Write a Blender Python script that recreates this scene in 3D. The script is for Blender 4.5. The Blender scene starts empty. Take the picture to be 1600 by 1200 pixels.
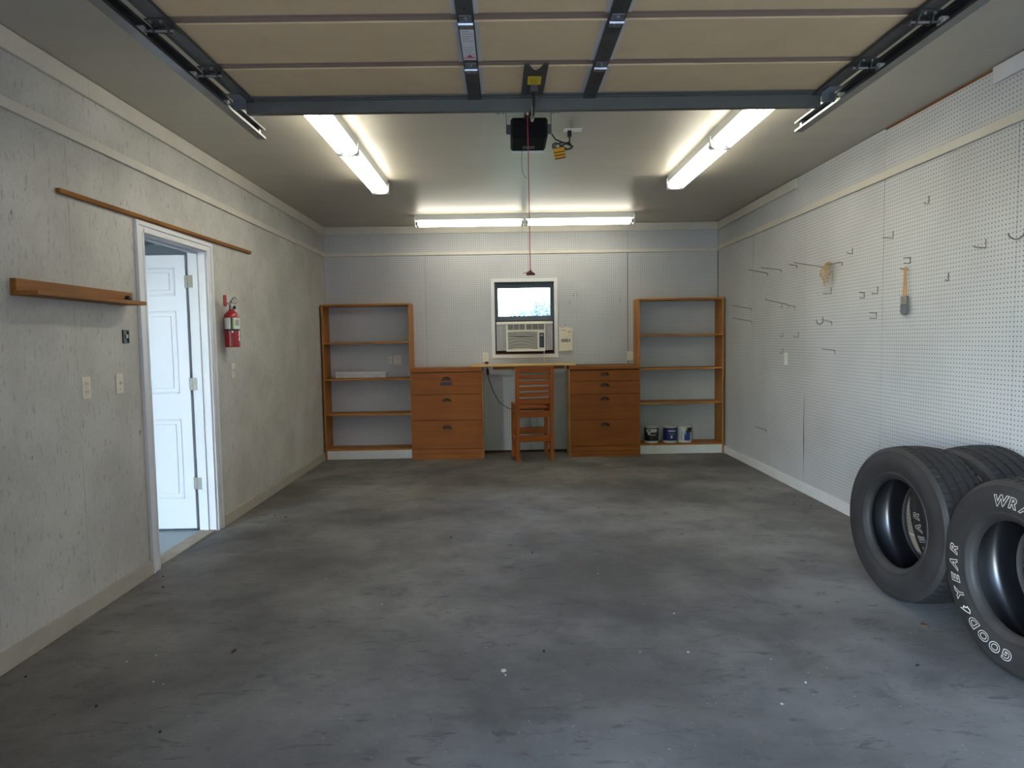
import bpy, bmesh, math, random
from mathutils import Vector, Matrix
random.seed(7)
S = bpy.context.scene
C = S.collection
PI = math.pi
W, H, D = 4.8, 2.785, 8.297          # garage width, ceiling height, back wall (metres)
YF = -0.25                           # inner face of the front (door) wall

# ------------------------------------------------------------------ camera, sky, exposure
cam = bpy.data.cameras.new('camera')
cam.sensor_width = 36.0
cam.lens = 1055.68 / 1600 * 36
cam.clip_start = 0.02
co = bpy.data.objects.new('camera', cam)
C.objects.link(co)
pit, yaw, rol = math.radians(-3.6633), math.radians(0.59865), math.radians(-0.94832)
fwd = Vector((math.sin(yaw) * math.cos(pit), math.cos(yaw) * math.cos(pit), math.sin(pit)))
rt = Vector((math.cos(yaw), -math.sin(yaw), 0))
up = rt.cross(fwd)
ax = rt * math.cos(rol) + up * math.sin(rol)
ay = -rt * math.sin(rol) + up * math.cos(rol)
az = -fwd
co.matrix_world = Matrix(((ax.x, ay.x, az.x, 2.1712), (ax.y, ay.y, az.y, 0.0), (ax.z, ay.z, az.z, 1.3799), (0, 0, 0, 1)))
S.camera = co

wd = bpy.data.worlds.new('sky')
S.world = wd
wd.use_nodes = True
nt = wd.node_tree
sky = nt.nodes.new('ShaderNodeTexSky')
sky.sky_type = 'NISHITA'
sky.sun_disc = False
sky.sun_elevation = math.radians(44)
sky.sun_rotation = math.radians(248)
sky.air_density = 1.2
sky.dust_density = 1.2
sky.ozone_density = 1.0
bg = nt.nodes['Background']
tint = nt.nodes.new('ShaderNodeMix')              # camera white balance set for the lamps: daylight reads blue
tint.data_type, tint.blend_type = 'RGBA', 'MULTIPLY'
tint.inputs['Factor'].default_value = 1.0
tint.inputs['B'].default_value = (0.88, 0.97, 1.14, 1)
nt.links.new(sky.outputs[0], tint.inputs['A'])
nt.links.new(tint.outputs['Result'], bg.inputs[0])
bg.inputs[1].default_value = 5.6
TUBE = 17.0                           # emission of the fluorescent tubes
vs = S.view_settings
vs.view_transform = 'Standard'
vs.look = 'None'
vs.gamma = 1.0
vs.use_curve_mapping = False
vs.exposure = 0.0
S.cycles.max_bounces = 10
S.cycles.diffuse_bounces = 6
S.cycles.sample_clamp_indirect = 6.0

# ------------------------------------------------------------------ materials
MATS = {}
def srgb(r, g, b):
    f = lambda c: (c / 255 / 12.92) if c <= 10 else ((c / 255 + 0.055) / 1.055) ** 2.4
    return (f(r), f(g), f(b), 1)
def new_mat(name):
    m = bpy.data.materials.new(name)
    m.use_nodes = True
    MATS[name] = m
    return m, m.node_tree, m.node_tree.nodes['Principled BSDF']
def node(t, typ, **kw):
    n = t.nodes.new(typ)
    for k, v in kw.items():
        setattr(n, k, v)
    return n
def plain(name, col, rough=0.6, metal=0.0, var=0.12, scale=14.0, bump=0.0, bscale=120.0, stretch=(1, 1, 1), spec=0.5, coat=0.0):
    m, t, b = new_mat(name)
    b.inputs['Roughness'].default_value = rough
    b.inputs['Metallic'].default_value = metal
    b.inputs['Specular IOR Level'].default_value = spec
    b.inputs['Coat Weight'].default_value = coat
    tc = node(t, 'ShaderNodeTexCoord')
    mp = node(t, 'ShaderNodeMapping')
    mp.inputs['Scale'].default_value = stretch
    t.links.new(tc.outputs['Object'], mp.inputs[0])
    nz = node(t, 'ShaderNodeTexNoise')
    nz.inputs['Scale'].default_value = scale
    nz.inputs['Detail'].default_value = 5
    nz.inputs['Roughness'].default_value = 0.65
    t.links.new(mp.outputs[0], nz.inputs['Vector'])
    r = node(t, 'ShaderNodeValToRGB')
    r.color_ramp.elements[0].position = 0.3
    r.color_ramp.elements[1].position = 0.7
    r.color_ramp.elements[0].color = [c * (1 - var) for c in col[:3]] + [1]
    r.color_ramp.elements[1].color = [min(1, c * (1 + var)) for c in col[:3]] + [1]
    t.links.new(nz.outputs['Fac'], r.inputs[0])
    t.links.new(r.outputs[0], b.inputs['Base Color'])
    if bump:
        n2 = node(t, 'ShaderNodeTexNoise')
        n2.inputs['Scale'].default_value = bscale
        n2.inputs['Detail'].default_value = 4
        t.links.new(mp.outputs[0], n2.inputs['Vector'])
        bp = node(t, 'ShaderNodeBump')
        bp.inputs['Strength'].default_value = bump
        bp.inputs['Distance'].default_value = 0.004
        t.links.new(n2.outputs['Fac'], bp.inputs['Height'])
        t.links.new(bp.outputs[0], b.inputs['Normal'])
    return m
def wood(name, c1, c2, axis, rough=0.5, knots=0.0, gscale=1.0):
    """plank grain running along axis 0/1/2"""
    m, t, b = new_mat(name)
    b.inputs['Roughness'].default_value = rough + 0.08
    b.inputs['Specular IOR Level'].default_value = 0.25
    tc = node(t, 'ShaderNodeTexCoord')
    mp = node(t, 'ShaderNodeMapping')
    s = [38 * gscale, 38 * gscale, 38 * gscale]
    s[axis] = 1.6
    mp.inputs['Scale'].default_value = s
    t.links.new(tc.outputs['Object'], mp.inputs[0])
    nz = node(t, 'ShaderNodeTexNoise')
    nz.inputs['Scale'].default_value = 1.0
    nz.inputs['Detail'].default_value = 6
    nz.inputs['Distortion'].default_value = 0.6
    t.links.new(mp.outputs[0], nz.inputs['Vector'])
    n2 = node(t, 'ShaderNodeTexNoise')
    n2.inputs['Scale'].default_value = 2.3
    t.links.new(tc.outputs['Object'], n2.inputs['Vector'])
    ad = node(t, 'ShaderNodeMath', operation='MULTIPLY_ADD')
    t.links.new(n2.outputs['Fac'], ad.inputs[0])
    ad.inputs[1].default_value = 0.45
    ad2 = node(t, 'ShaderNodeMath', operation='MULTIPLY')
    t.links.new(nz.outputs['Fac'], ad2.inputs[0])
    ad2.inputs[1].default_value = 0.6
    t.links.new(ad2.outputs[0], ad.inputs[2])
    r = node(t, 'ShaderNodeValToRGB')
    r.color_ramp.elements[0].position = 0.36
    r.color_ramp.elements[1].position = 0.66
    r.color_ramp.elements[0].color = c2
    r.color_ramp.elements[1].color = c1
    t.links.new(ad.outputs[0], r.inputs[0])
    t.links.new(r.outputs[0], b.inputs['Base Color'])
    return m
def pegboard(name, axes, col, hole, fade=None):
    """painted hardboard with 6 mm holes on a one-inch grid; axes = in-plane mask"""
    m, t, b = new_mat(name)
    b.inputs['Roughness'].default_value = 0.62
    tc = node(t, 'ShaderNodeTexCoord')
    v = node(t, 'ShaderNodeVectorMath', operation='MULTIPLY')
    v.inputs[1].default_value = [a / 0.0254 for a in axes]
    t.links.new(tc.outputs['Object'], v.inputs[0])
    fr = node(t, 'ShaderNodeVectorMath', operation='FRACTION')
    t.links.new(v.outputs[0], fr.inputs[0])
    sb = node(t, 'ShaderNodeVectorMath', operation='SUBTRACT')
    sb.inputs[1].default_value = [0.5 * a for a in axes]
    t.links.new(fr.outputs[0], sb.inputs[0])
    ln = node(t, 'ShaderNodeVectorMath', operation='LENGTH')
    t.links.new(sb.outputs[0], ln.inputs[0])
    mr = node(t, 'ShaderNodeMapRange', interpolation_type='SMOOTHSTEP')
    mr.inputs['From Min'].default_value = 0.10
    mr.inputs['From Max'].default_value = 0.19
    mr.inputs['To Min'].default_value = 1
    mr.inputs['To Max'].default_value = 0
    t.links.new(ln.outputs['Value'], mr.inputs['Value'])
    nz = node(t, 'ShaderNodeTexNoise')
    nz.inputs['Scale'].default_value = 1.7
    nz.inputs['Detail'].default_value = 6
    t.links.new(tc.outputs['Object'], nz.inputs['Vector'])
    r = node(t, 'ShaderNodeValToRGB')
    r.color_ramp.elements[0].position = 0.3
    r.color_ramp.elements[1].position = 0.7
    r.color_ramp.elements[0].color = [c * 0.9 for c in col[:3]] + [1]
    r.color_ramp.elements[1].color = [min(1, c * 1.05) for c in col[:3]] + [1]
    t.links.new(nz.outputs['Fac'], r.inputs[0])
    mx = node(t, 'ShaderNodeMix', data_type='RGBA')
    t.links.new(mr.outputs[0], mx.inputs['Factor'])
    t.links.new(r.outputs[0], mx.inputs['A'])
    mx.inputs['B'].default_value = hole
    t.links.new(mx.outputs['Result'], b.inputs['Base Color'])
    return m
def osb(name):
    m, t, b = new_mat(name)
    b.inputs['Roughness'].default_value = 0.75
    tc = node(t, 'ShaderNodeTexCoord')
    def spots(scale, st, lo, hi, detail=2):
        mp = node(t, 'ShaderNodeMapping')
        mp.inputs['Scale'].default_value = st
        mp.inputs['Rotation'].default_value = (0.35, 0, 0)
        t.links.new(tc.outputs['Object'], mp.inputs[0])
        n = node(t, 'ShaderNodeTexNoise')
        n.inputs['Scale'].default_value = scale
        n.inputs['Detail'].default_value = detail
        n.inputs['Roughness'].default_value = 0.55
        t.links.new(mp.outputs[0], n.inputs['Vector'])
        q = node(t, 'ShaderNodeMapRange', interpolation_type='SMOOTHSTEP')
        q.inputs['From Min'].default_value = lo
        q.inputs['From Max'].default_value = hi
        t.links.new(n.outputs['Fac'], q.inputs['Value'])
        return q.outputs[0], n.outputs['Fac']
    big, _ = spots(2.2, (1, 1, 1), 0.3, 0.72, 6)
    flake, _ = spots(26, (1, 1.9, 0.55), 0.55, 0.70, 4)
    fine, fr_ = spots(70, (1, 1.6, 0.7), 0.56, 0.70, 3)
    dots, _ = spots(15, (1, 1.7, 0.75), 0.68, 0.74, 3)
    cur = None
    base = node(t, 'ShaderNodeMix', data_type='RGBA')
    t.links.new(big, base.inputs['Factor'])
    base.inputs['A'].default_value = srgb(172, 170, 163)
    base.inputs['B'].default_value = srgb(192, 190, 184)
    cur = base.outputs['Result']
    for fac, colr, amt in ((flake, srgb(140, 137, 131), 0.55), (fine, srgb(132, 128, 121), 0.42), (dots, srgb(84, 72, 60), 0.7)):
        mu = node(t, 'ShaderNodeMath', operation='MULTIPLY')
        t.links.new(fac, mu.inputs[0])
        mu.inputs[1].default_value = amt
        mx = node(t, 'ShaderNodeMix', data_type='RGBA')
        t.links.new(mu.outputs[0], mx.inputs['Factor'])
        t.links.new(cur, mx.inputs['A'])
        mx.inputs['B'].default_value = colr
        cur = mx.outputs['Result']
    t.links.new(cur, b.inputs['Base Color'])
    bp = node(t, 'ShaderNodeBump')
    bp.inputs['Strength'].default_value = 0.25
    bp.inputs['Distance'].default_value = 0.003
    t.links.new(fr_, bp.inputs['Height'])
    t.links.new(bp.outputs[0], b.inputs['Normal'])
    return m
def concrete(name):
    m, t, b = new_mat(name)
    tc = node(t, 'ShaderNodeTexCoord')
    def nz(scale, detail, rough, st=(1, 1, 1), dist=0.0):
        mp = node(t, 'ShaderNodeMapping')
        mp.inputs['Scale'].default_value = st
        t.links.new(tc.outputs['Object'], mp.inputs[0])
        n = node(t, 'ShaderNodeTexNoise')
        n.inputs['Scale'].default_value = scale
        n.inputs['Detail'].default_value = detail
        n.inputs['Roughness'].default_value = rough
        n.inputs['Distortion'].default_value = dist
        t.links.new(mp.outputs[0], n.inputs['Vector'])
        return n.outputs['Fac']
    def mr(src, lo, hi, a=0.0, z=1.0):
        q = node(t, 'ShaderNodeMapRange', interpolation_type='SMOOTHSTEP')
        q.inputs['From Min'].default_value = lo
        q.inputs['From Max'].default_value = hi
        q.inputs['To Min'].default_value = a
        q.inputs['To Max'].default_value = z
        t.links.new(src, q.inputs['Value'])
        return q.outputs[0]
    def mix(fac, A, B):
        mx = node(t, 'ShaderNodeMix', data_type='RGBA')
        t.links.new(fac, mx.inputs['Factor'])
        for k, v in (('A', A), ('B', B)):
            if isinstance(v, tuple):
                mx.inputs[k].default_value = v
            else:
                t.links.new(v, mx.inputs[k])
        return mx.outputs['Result']
    c = mix(mr(nz(0.9, 7, 0.6), 0.34, 0.68), srgb(92, 90, 87), srgb(130, 128, 124))
    c = mix(mr(nz(3.2, 8, 0.68, (1, 1.25, 1), 0.8), 0.52, 0.72, 0, 0.55), c, srgb(78, 78, 78))
    c = mix(mr(nz(1.7, 6, 0.62, (1, 1, 1), 0.6), 0.46, 0.70, 0, 0.45), c, srgb(72, 72, 73))
    c = mix(mr(nz(11, 8, 0.74, (0.55, 1.6, 1), 0.9), 0.55, 0.66, 0, 0.65), c, srgb(70, 69, 68))
    c = mix(mr(nz(34, 5, 0.7, (0.6, 1.5, 1), 0.6), 0.60, 0.70, 0, 0.45), c, srgb(62, 61, 60))
    c = mix(mr(nz(52, 4, 0.6), 0.66, 0.74, 0, 0.6), c, srgb(190, 188, 182))
    c = mix(mr(nz(7.0, 3, 0.5), 0.715, 0.76, 0, 0.5), c, srgb(78, 66, 54))
    t.links.new(c, b.inputs['Base Color'])
    rg = mr(nz(2.4, 6, 0.6), 0.3, 0.7, 0.56, 0.8)
    t.links.new(rg, b.inputs['Roughness'])
    b.inputs['Specular IOR Level'].default_value = 0.3
    bp = node(t, 'ShaderNodeBump')
    bp.inputs['Strength'].default_value = 0.12
    bp.inputs['Distance'].default_value = 0.004
    t.links.new(nz(30, 6, 0.7), bp.inputs['Height'])
    t.links.new(bp.outputs[0], b.inputs['Normal'])
    return m
def emis(name, col, s):
    m, t, b = new_mat(name)
    b.inputs['Base Color'].default_value = (0.9, 0.9, 0.9, 1)
    b.inputs['Emission Color'].default_value = col
    b.inputs['Emission Strength'].default_value = s
    return m
def glass(name, tint=(0.95, 0.98, 1, 1), rough=0.0):
    m, t, b = new_mat(name)
    t.nodes.remove(b)
    out = t.nodes['Material Output']
    tr = node(t, 'ShaderNodeBsdfTransparent')
    tr.inputs[0].default_value = tint
    gl = node(t, 'ShaderNodeBsdfGlossy')
    gl.inputs['Roughness'].default_value = 0.03
    fz = node(t, 'ShaderNodeFresnel')
    mx = node(t, 'ShaderNodeMixShader')
    t.links.new(fz.outputs[0], mx.inputs[0])
    t.links.new(tr.outputs[0], mx.inputs[1])
    t.links.new(gl.outputs[0], mx.inputs[2])
    t.links.new(mx.outputs[0], out.inputs[0])
    return m

PEGC, HOLE = srgb(187, 188, 189), srgb(64, 62, 60)
pegboard('peg_x', (0, 1, 1), PEGC, HOLE)
pegboard('peg_y', (1, 0, 1), PEGC, HOLE)
osb('osb')
concrete('concrete')
plain('ceiling_paint', srgb(176, 170, 156), 0.42, var=0.05, scale=3, bump=0.15, bscale=9, stretch=(0.4, 1.6, 1))
plain('trim_white', srgb(196, 191, 179), 0.55, var=0.06, scale=6)
plain('trim_grey', srgb(196, 197, 199), 0.55, var=0.05, scale=6)
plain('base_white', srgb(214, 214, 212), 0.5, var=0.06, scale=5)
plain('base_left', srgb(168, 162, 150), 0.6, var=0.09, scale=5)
plain('door_white', srgb(218, 219, 226), 0.4, var=0.02, scale=3)
plain('jamb_white', srgb(214, 215, 218), 0.45, var=0.04, scale=5)
wood('raw_brown', srgb(136, 86, 44), srgb(92, 52, 24), 1, 0.8)
plain('backing', srgb(70, 48, 30), 0.9, var=0.2)
plain('side_wall', srgb(206, 206, 204), 0.7, var=0.04, scale=2)
plain('worn_grey', srgb(150, 140, 124), 0.8, var=0.2, scale=12)
plain('teal_floor', srgb(138, 152, 152), 0.4, var=0.08, scale=3)
plain('exterior', srgb(190, 186, 178), 0.8, var=0.05)
plain('driveway', srgb(132, 130, 124), 0.85, var=0.12, scale=1.5)
plain('grass', srgb(96, 112, 62), 0.9, var=0.3, scale=3)
plain('galv', srgb(150, 154, 160), 0.33, 0.9, var=0.14, scale=9)
plain('galv_dark', srgb(86, 87, 88), 0.48, 0.75, var=0.2, scale=12)
plain('galv_strut', srgb(96, 97, 94), 0.5, 0.35, var=0.1, scale=8)
plain('galv_track', srgb(112, 114, 116), 0.36, 0.85, var=0.15, scale=12)
plain('opener_black', srgb(22, 22, 24), 0.8, var=0.1, spec=0.15)
plain('steel', srgb(150, 150, 150), 0.45, 0.9, var=0.08, scale=20)
plain('hinge_steel', srgb(122, 120, 112), 0.5, 0.6, var=0.15, scale=30)
plain('nylon', srgb(210, 206, 192), 0.5, var=0.05)
plain('door_tan', srgb(206, 180, 142), 0.65, var=0.05, scale=7, bump=0.1, bscale=300)
plain('door_rail', srgb(140, 120, 108), 0.6, var=0.06, scale=7)
plain('stile_edge', srgb(196, 194, 190), 0.5, var=0.04)
plain('black_plastic', srgb(26, 26, 28), 0.4, var=0.15)
plain('dark_grey', srgb(52, 52, 54), 0.5, var=0.15)
plain('white_lens', srgb(226, 226, 220), 0.35, var=0.03)
plain('yellow_label', srgb(206, 178, 20), 0.5, var=0.05)
plain('amber_label', srgb(214, 150, 20), 0.5, var=0.05)
plain('white_label', srgb(205, 207, 212), 0.5, var=0.05, scale=90, stretch=(0.3, 4, 1))
plain('red_rope', srgb(176, 40, 32), 0.7, var=0.1)
plain('dark_red', srgb(92, 22, 20), 0.5, var=0.1)
plain('fixture_white', srgb(206, 208, 208), 0.35, var=0.03)
emis('tube_glow', (1.0, 0.95, 0.79, 1), TUBE)
plain('ivory', srgb(212, 206, 188), 0.4, var=0.03)
plain('white_plastic', srgb(226, 226, 222), 0.4, var=0.03)
plain('slot', srgb(40, 36, 32), 0.7)
wood('pine_x', srgb(186, 128, 62), srgb(146, 90, 38), 0, 0.45)
wood('pine_y', srgb(186, 128, 62), srgb(146, 90, 38), 1, 0.45)
wood('pine_z', srgb(186, 128, 62), srgb(146, 90, 38), 2, 0.45)
wood('cab_x', srgb(146, 84, 32), srgb(128, 70, 25), 0, 0.5, gscale=0.5)
wood('cab_edge', srgb(160, 96, 40), srgb(126, 70, 26), 0, 0.5)
wood('desk_x', srgb(224, 190, 134), srgb(198, 158, 100), 0, 0.6)
wood('chair_x', srgb(172, 96, 34), srgb(134, 68, 20), 0, 0.35)
wood('chair_z', srgb(172, 96, 34), srgb(134, 68, 20), 2, 0.35)
wood('ledge_y', srgb(152, 100, 42), srgb(118, 72, 26), 1, 0.5)
wood('stick_y', srgb(146, 98, 44), srgb(106, 66, 26), 1, 0.7)
plain('bronze', srgb(54, 42, 36), 0.35, 0.7, var=0.2)
plain('navy', srgb(28, 32, 58), 0.5)
plain('mat_dark', srgb(92, 82, 66), 0.8, var=0.2)
plain('sash', srgb(74, 80, 90), 0.45, var=0.08)
glass('pane_glass')
plain('filler_brown', srgb(58, 30, 22), 0.8)
plain('ac_white', srgb(222, 220, 208), 0.45, var=0.03)
plain('ac_side', srgb(176, 176, 178), 0.6, var=0.05)
plain('ac_dark', srgb(58, 56, 52), 0.6)
plain('ac_panel', srgb(34, 36, 40), 0.3)
plain('paper', srgb(216, 208, 186), 0.6, var=0.05, scale=20)
plain('print_grey', srgb(140, 138, 134), 0.7)
plain('rubber', srgb(30, 30, 31), 0.62, var=0.35, scale=9, bump=0.2, bscale=150)
plain('rubber_side', srgb(42, 40, 39), 0.6, var=0.35, scale=6)
plain('rubber_in', srgb(18, 19, 22), 0.3, var=0.2, scale=12, spec=0.6)
plain('letter_white', srgb(206, 202, 190), 0.6, var=0.1, scale=60)
plain('ext_red', srgb(150, 20, 26), 0.35, var=0.06, coat=0.4)
plain('ext_dark', srgb(110, 16, 22), 0.4)
plain('label_white', srgb(212, 212, 206), 0.5, var=0.04, scale=40)
plain('label_green', srgb(150, 168, 60), 0.5)
plain('can_blue', srgb(30, 34, 92), 0.35)
plain('can_black', srgb(30, 30, 32), 0.35)
plain('can_white', srgb(200, 202, 200), 0.4)
plain('can_cobalt', srgb(28, 62, 140), 0.4)
plain('drip', srgb(206, 210, 186), 0.5)
plain('wire_steel', srgb(120, 116, 108), 0.4, 0.8, var=0.15, scale=60)
plain('tan_string', srgb(186, 160, 116), 0.9, var=0.2, scale=60)
wood('brush_wood', srgb(196, 150, 104), srgb(160, 112, 70), 2, 0.5)
plain('bristle', srgb(96, 100, 104), 0.9, var=0.3, scale=60, stretch=(8, 8, 1))
plain('leaf_brown', srgb(70, 52, 36), 0.9, var=0.3, scale=40)
plain('crumb_dark', srgb(44, 38, 32), 0.9, var=0.3)
plain('chip_white', srgb(196, 196, 190), 0.7, var=0.1)
plain('foliage', srgb(84, 100, 94), 0.8, var=0.15, scale=2)
plain('shade_hedge_green', srgb(96, 118, 70), 0.9, var=0.25, scale=2)
plain('bark', srgb(96, 80, 64), 0.9, var=0.2)

# ------------------------------------------------------------------ mesh helpers
ORG = {}
def setp(o, label=None, cat=None, group=None, kind=None):
    for k, v in (('label', label), ('category', cat), ('group', group), ('kind', kind)):
        if v:
            o[k] = v
    return o
def thing(name, label, cat, loc=(0, 0, 0), group=None, kind=None, local=False):
    o = bpy.data.objects.new(name, None)
    o.empty_display_size = 0.05
    C.objects.link(o)
    o.location = loc
    ORG[o.name] = Vector((0, 0, 0)) if local else Vector(loc)
    return setp(o, label, cat, group, kind)
class MB:
    def __init__(s):
        s.bm = bmesh.new()
    def box(s, x0, x1, y0, y1, z0, z1, bev=0.0, M=None):
        x0, x1 = min(x0, x1), max(x0, x1); y0, y1 = min(y0, y1), max(y0, y1); z0, z1 = min(z0, z1), max(z0, z1)
        v = [s.bm.verts.new(p) for p in ((x0, y0, z0), (x1, y0, z0), (x1, y1, z0), (x0, y1, z0), (x0, y0, z1), (x1, y0, z1), (x1, y1, z1), (x0, y1, z1))]
        fs = [s.bm.faces.new([v[i] for i in q]) for q in ((3, 2, 1, 0), (4, 5, 6, 7), (0, 1, 5, 4), (1, 2, 6, 5), (2, 3, 7, 6), (3, 0, 4, 7))]
        if bev:
            es = list({e for f in fs for e in f.edges})
            r = bmesh.ops.bevel(s.bm, geom=es, offset=bev, segments=1, affect='EDGES', profile=0.5)
            v = list({w for f in r['faces'] for w in f.verts} | {w for w in v if w.is_valid})
        if M is not None:
            bmesh.ops.transform(s.bm, matrix=M, verts=[w for w in v if w.is_valid])
        return s
    def prism(s, pts, axis, a0, a1):
        """polygon pts (2D in the plane of the other two axes) extruded along axis from a0 to a1"""
        def P(p, a):
            q = [p[0], p[1]]
            q.insert(axis, a)
            return q
        A = [s.bm.verts.new(P(p, a0)) for p in pts]
        B = [s.bm.verts.new(P(p, a1)) for p in pts]
        n = len(pts)
        s.bm.faces.new(A[::-1]); s.bm.faces.new(B)
        for i in range(n):
            s.bm.faces.new((A[i], A[(i + 1) % n], B[(i + 1) % n], B[i]))
        return s
    def tube(s, pts, r, n=8, closed=False, caps=True):
        pts = [Vector(p) for p in pts]
        rr = r if isinstance(r, (list, tuple)) else [r] * len(pts)
        rings = []
        m = len(pts)
        nrm = None
        for i, p in enumerate(pts):
            a = pts[(i - 1) % m] if (i > 0 or closed) else p
            b = pts[(i + 1) % m] if (i < m - 1 or closed) else p
            t = (b - a)
            t = t.normalized() if t.length > 1e-9 else Vector((0, 0, 1))
            if nrm is None:
                nrm = t.orthogonal().normalized()
            nrm = (nrm - t * nrm.dot(t))
            nrm = nrm.normalized() if nrm.length > 1e-6 else t.orthogonal().normalized()
            bn = t.cross(nrm)
            rings.append([s.bm.verts.new(p + (nrm * math.cos(2 * PI * k / n) + bn * math.sin(2 * PI * k / n)) * rr[i]) for k in range(n)])
        for i in range(m if closed else m - 1):
            A, B = rings[i], rings[(i + 1) % m]
            for k in range(n):
                s.bm.faces.new((A[k], A[(k + 1) % n], B[(k + 1) % n], B[k]))
        if caps and not closed:
            s.bm.faces.new(rings[0][::-1]); s.bm.faces.new(rings[-1])
        return s
    def lathe(s, prof, c, n=32, axis=2, closed=False, rf=None):
        """prof = [(radius, height)] revolved about axis through c"""
        rings = []
        for j, (r, h) in enumerate(prof):
            ring = []
            for k in range(n):
                th = 2 * PI * k / n
                q = r if rf is None else rf(r, h, th, j)
                e = [q * math.cos(th), q * math.sin(th)]
                e.insert(axis, h)
                ring.append(s.bm.verts.new((c[0] + e[0], c[1] + e[1], c[2] + e[2])))
            rings.append(ring)
        m = len(rings)
        for j in range(m if closed else m - 1):
            A, B = rings[j], rings[(j + 1) % m]
            for k in range(n):
                s.bm.faces.new((A[k], A[(k + 1) % n], B[(k + 1) % n], B[k]))
        if not closed:
            if prof[0][0] > 1e-5: s.bm.faces.new(rings[0][::-1])
            if prof[-1][0] > 1e-5: s.bm.faces.new(rings[-1])
        return s
    def patch(s, c, r, a0, a1, z0, z1, n=10, th=0.0008):
        """curved label on an upright cylinder"""
        for i in range(n):
            t0, t1 = a0 + (a1 - a0) * i / n, a0 + (a1 - a0) * (i + 1) / n
            v = [s.bm.verts.new((c[0] + r * math.cos(t), c[1] + r * math.sin(t), c[2] + z)) for t, z in ((t0, z0), (t1, z0), (t1, z1), (t0, z1))]
            s.bm.faces.new(v)
        return s
    def holed(s, x0, x1, y0, y1, z0, z1, plane, hole):
        """box with a rectangular hole (a0,a1,z0,z1) in plane 'x' (hole along y) or 'y' (hole along x)"""
        a0, a1, h0, h1 = hole
        lo, hi = (y0, y1) if plane == 'x' else (x0, x1)
        def add(p, q, za, zb):
            if q - p > 1e-4 and zb - za > 1e-4:
                if plane == 'x': s.box(x0, x1, p, q, za, zb)
                else: s.box(p, q, y0, y1, za, zb)
        if a1 <= lo or a0 >= hi or h1 <= z0 or h0 >= z1:
            add(lo, hi, z0, z1); return s
        p, q = max(a0, lo), min(a1, hi)
        add(lo, p, z0, z1); add(q, hi, z0, z1)
        add(p, q, z0, max(h0, z0)); add(p, q, min(h1, z1), z1)
        return s
    def build(s, name, mat, parent=None, smooth=False, angle=35, label=None):
        me = bpy.data.meshes.new(name)
        bmesh.ops.recalc_face_normals(s.bm, faces=s.bm.faces)
        s.bm.to_mesh(me)
        s.bm.free()
        me.materials.append(MATS[mat])
        if smooth:
            me.shade_smooth()
            me.set_sharp_from_angle(angle=math.radians(angle))
        o = bpy.data.objects.new(name, me)
        C.objects.link(o)
        if parent is not None:
            o.parent = parent
            o.location = -ORG.get(parent.name, Vector((0, 0, 0)))
        ORG[o.name] = Vector((0, 0, 0))
        if label:
            o['label'] = label
        return o
def box(name, mat, parent, *b, bev=0.0, label=None):
    return MB().box(*b, bev=bev).build(name, mat, parent, label=label)
def struct(o, label, cat):
    return setp(o, label, cat, kind='structure')

# ------------------------------------------------------------------ the shell
JY = 4.75
fl = struct(box('floor', 'backing', None, 0, W, YF - 0.15, D + 0.12, -0.16, -0.03), 'worn grey concrete floor of the garage', 'floor')
box('slab', 'concrete', fl, 0, W, YF - 0.15, JY - 0.0015, -0.03, 0, bev=0.0012)
box('slab', 'concrete', fl, 0, W, JY + 0.0015, D + 0.12, -0.03, 0, bev=0.0012)

# ceiling: boards 8 ft long, 4 ft wide
ce = struct(box('ceiling', 'backing', None, -0.12, W + 0.12, YF - 0.15, D + 0.12, H + 0.012, H + 0.14), 'painted ceiling of wide flat boards', 'ceiling')
ys = [YF - 0.15, 1.03, 3.465, 5.93, D + 0.12]
xs = [-0.12, 1.16, 2.38, 3.6, W + 0.12]
for i in range(len(ys) - 1):
    for j in range(len(xs) - 1):
        box('ceiling_panel', 'ceiling_paint', ce, xs[j] + 0.0002, xs[j + 1] - 0.0002, ys[i] + 0.001, ys[i + 1] - 0.001, H, H + 0.012)

# right wall: pegboard sheets over a wooden backing
wr = struct(box('wall_right', 'backing', None, W + 0.007, W + 0.14, YF, D + 0.14, 0, H + 0.1), 'right wall covered in white painted pegboard sheets', 'wall')
sy_ = [D, 7.123, 5.904, 4.685, 3.466, 2.247, 1.028, YF]
gap = {0: 0.004, 1: 0.006, 2: 0.0016, 3: 0.003, 4: 0.003}
for i in range(len(sy_) - 1):
    hi, lo = sy_[i], sy_[i + 1]
    g, g2 = gap.get(i, 0.002), gap.get(i + 1, 0.002)
    far = [(hi - g, 0.02), (hi - g, 2.455)]
    near = [(lo + g2, 2.455), (lo + g2, 0.02)]
    if i == 0: near = [(lo + g2, 2.455), (lo + g2, 1.6), (lo + 0.0015, 1.3), (lo + 0.001, 0.02)]
    if i == 1:
        far = [(hi - 0.001, 0.02), (hi - 0.0015, 1.3), (hi - g, 1.6), (hi - g, 2.455)]
        near = [(lo + g2, 2.455), (lo + 0.0015, 1.0), (lo + 0.009, 0.82), (lo + 0.014, 0.45), (lo + 0.006, 0.02)]
    if i == 2: far = [(hi - 0.006, 0.02), (hi - 0.015, 0.45), (hi - 0.010, 0.82), (hi - 0.0015, 1.0), (hi - g, 2.455)]
    MB().prism(far + near, 0, W, W + 0.006).build('pegboard_panel', 'peg_x', wr)
su = [D, 7.123, 4.685, 2.247, YF]
for i in range(len(su) - 1):
    box('pegboard_panel', 'peg_x', wr, W, W + 0.006, su[i + 1] + 0.0014, su[i] - 0.0014, 2.458, 2.768 if i == 2 else H - 0.003)
box('header_edge', 'raw_brown', wr, W + 0.0062, W + 0.03, 2.3, 4.69, 2.74, H)

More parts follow.
